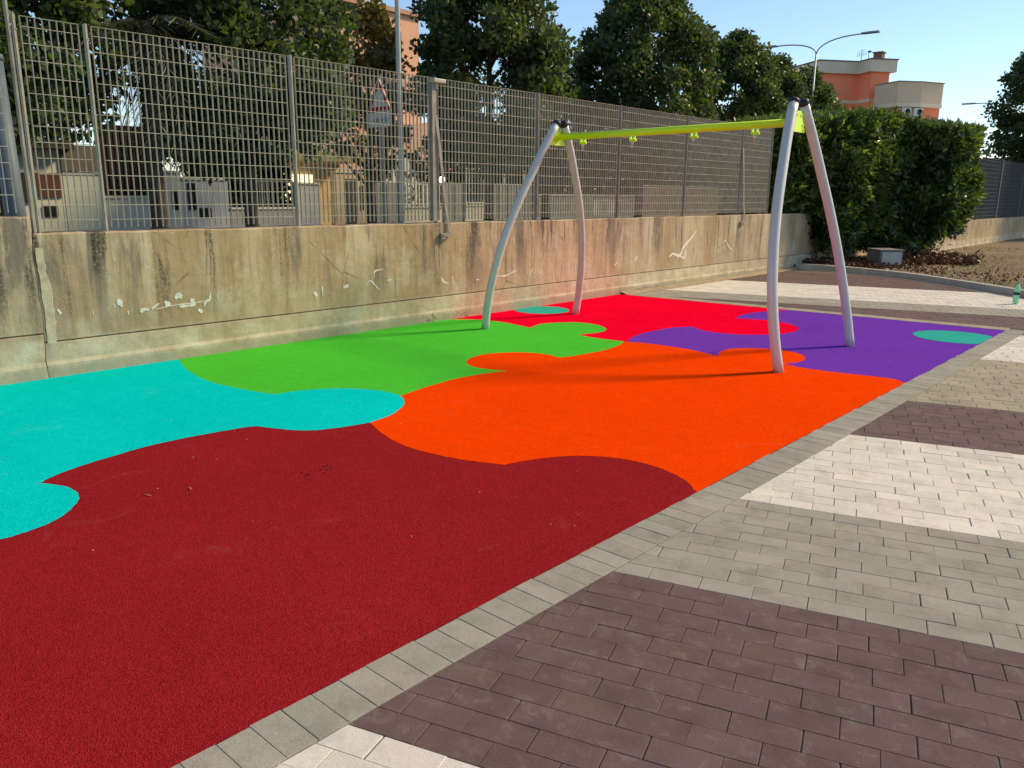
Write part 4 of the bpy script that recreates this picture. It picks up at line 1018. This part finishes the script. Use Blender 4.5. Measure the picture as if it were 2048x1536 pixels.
ch(MB().prism(ring(BL_), 1.35, 'z', 7.95), 'balcony', c_crd, r); ch(MB().prism(ring(ins(BL_, -.05*sgn)), .06, 'z', 9.302), 'balcony_cap', shade((140, 128, 110), 'balcony_cap'), r)
ch(MB().prism(ring(ins(BL_, -.03*sgn)), .24, 'z', 7.705), 'balcony_edge', c_cr, r)
low = [Vector(p) for p in ((-21.4, 62.2), (-18.95, 60.55), (-17.15, 63.15), (-19.4, 64.9))]
ch(MB().prism(ring(low), 7.70, 'z', 0), 'lower_wall', c_or, r)
ev = (Vector(low[2])-Vector(low[1])).normalized(); ax_ = math.atan2(ev.y, ev.x)
for k in (0, 1):
    p = Vector(low[1])+ev*(.25+k*.95)+Vector((ev.y, -ev.x))*.22
    b = MB(); b.box(-.38, .38, -.16, .16, 0, .55, bev=.02); b.tube([(0.08, -.165, .27), (.08, -.155, .27)], .2, 16, 1)
    o = b.build('air_conditioner', [c_white, M['dark']]); o.location = (p.x, p.y, 7.12); o.rotation_euler = (0, 0, ax_)
    tag(o, ['white air conditioner unit nearer the building corner, under the balcony', 'white air conditioner unit on the right of the pair, under the balcony'][k], 'air conditioner', 'air conditioners under the balcony')
# low buildings beyond the far right fence
def boxh(label, x0, x1, y0, y1, h, m, wins):
    r = empty('far_house', ((x0+x1)/2, (y0+y1)/2, 0)); tag(r, label, 'house')
    ch(MB().box(x0, x1, y0, y1, 0, h), 'wall', m, r); ch(MB().box(x0-.2, x1+.2, y0-.2, y1+.2, h+.002, h+.2), 'roof_edge', c_cr, r)
    for a, c, e, f in wins: ch(MB().box(a, c, y0-.04, y0-.005, e, f), 'window', c_roof, r)
boxh('low cream house seen through the distant fence at the right edge', -9.0, -1, 56, 64, 3.6, c_beige, [(-8.2, -7.2, 1.4, 2.4), (-5.8, -4.8, 1.4, 2.4)])
boxh('low grey house behind the distant fence, right of the hedge', -16.0, -9.6, 58, 66, 3.9, c_sheet, [(-15, -14, 1.2, 2.3), (-12.8, -11.6, 0, 2.2)])
g = empty('sheet_metal_gate', (-9, 46, 0)); tag(g, 'dark grey gates with pale bars behind the distant fence at the right edge', 'gate')
b = MB()
for k in range(4): b.box(-12.4+k*1.75, -10.75+k*1.75, 47.0, 47.06, .1, 1.35)
ch(b, 'panel', shade((88, 90, 95), 'dark_gate_sheet'), g); b = MB()
for k in range(46): b.box(-12.4+k*.15, -12.37+k*.15, 46.96, 46.99, 1.36, 2.3)
b.box(-12.4, -5.5, 46.96, 46.99, 2.3, 2.36); ch(b, 'bars', shade((150, 150, 150), 'pale_bars'), g)

# ================================================================== SMALL OBJECTS
# concrete inspection box: shaded sides and lit front painted in as two tones
cx0 = empty('concrete_box', (-5.95, 19.6, .1)); cx0.rotation_euler = (0, 0, R(45)); tag(cx0, 'grey concrete inspection box with front coloured paler as lit, behind the kerb by the hedge', 'box')
m1 = simple('box_shaded_concrete', (.19, .185, .17), .9, .2, 5, bumpd=.003); m2 = simple('box_lit_front', (.42, .44, .42), .7, .15, 6)
o = MB().box(-.27, .27, 0, .62, -.12, .36, bev=.012).build('body', m1); o.parent = cx0
o = MB().box(-.29, .29, -.02, .64, .362, .392, bev=.008).build('lid', m1); o.parent = cx0
o = MB().box(-.23, .23, -.022, -.002, -.10, .34, bev=.008).build('lit_front', m2); o.parent = cx0
# bottle
bx_, by_ = -2.575, 14.98
bo = empty('plastic_bottle', (bx_, by_, .004)); tag(bo, 'green plastic bottle standing on the white paving by the kerb', 'bottle')
gmat = Mat('green_bottle_plastic', .12, .5); gmat.color((.42, .92, .58, 1)); gmat.b.inputs['Transmission Weight'].default_value = .35; gmat.b.inputs['IOR'].default_value = 1.3
prof = [(.0, .0), (.030, .0), (.040, .008), (.044, .03), (.042, .06), (.044, .09), (.041, .12), (.045, .14), (.045, .19), (.041, .205), (.044, .22), (.042, .25), (.034, .28), (.022, .305), (.014, .32), (.014, .335)]
def lathe(pr_, n=24):
    b = MB(); vs = []
    for r_, z_ in pr_:
        for k in range(n): a = 2*math.pi*k/n; vs.append((r_*math.cos(a)*(1+.03*math.cos(5*a)*(z_ < .03)), r_*math.sin(a), z_))
    b.add(vs, [(i*n+k, i*n+(k+1) % n, (i+1)*n+(k+1) % n, (i+1)*n+k) for i in range(len(pr_)-1) for k in range(n)], 0, True); return b
def pp(b, n, m):
    o = b.build(n, m); o.parent = bo; return o
pp(lathe(prof), 'body', gmat.m); pp(lathe([(.0462, .143), (.0466, .145), (.0466, .187), (.0462, .189)]), 'label_band', simple('dark_label', (.03, .045, .04), .5, .5, 40))
pp(lathe([(.0, .352), (.016, .352), (.017, .349), (.017, .333), (.0145, .332)]), 'cap', simple('green_cap', (.03, .22, .12), .4))
# scraps on the rubber
tw = simple('dry_scrap', (.55, .30, .20), .8)
rr = random.Random(8)
for i, (x_, y_, a) in enumerate(((-4.30, 1.74, .5), (-4.23, 1.96, 1.2))):
    b = MB(); b.tube([(x_-.02, y_-.006, .006), (x_, y_, .007), (x_+.03, y_+.012*(1-2*i), .006)], .0022, 5)
    tag(b.build('twig', tw), ['bent pale twig lying on the dark red rubber, nearer the teal puzzle edge', 'short pale twig on the dark red rubber, right of the bent one'][i], 'twig')
b = MB()
for k in range(70):
    x_ = rr.uniform(-6.5, -2.3); y_ = rr.uniform(1.2, 10); s_ = rr.uniform(.002, .005); b.ball((x_, y_, .004), s_, 0, 5, 3, .6)
tag(b.build('grit', simple('pale_grit', (.5, .4, .33), .9)), 'tiny pale grit scattered on the rubber', 'grit', kind='stuff')
b = MB()
for k in range(12):
    x_ = -3.96+rr.gauss(0, .03); y_ = 2.64+rr.gauss(0, .07); b.ball((x_, y_, .004), rr.uniform(.003, .009), 0, 6, 3, .25)
tag(b.build('dirt_crumbs', simple('dark_crumb', (.05, .006, .006), .9)), 'small dark crumbs on the dark red rubber', 'crumbs', kind='stuff')
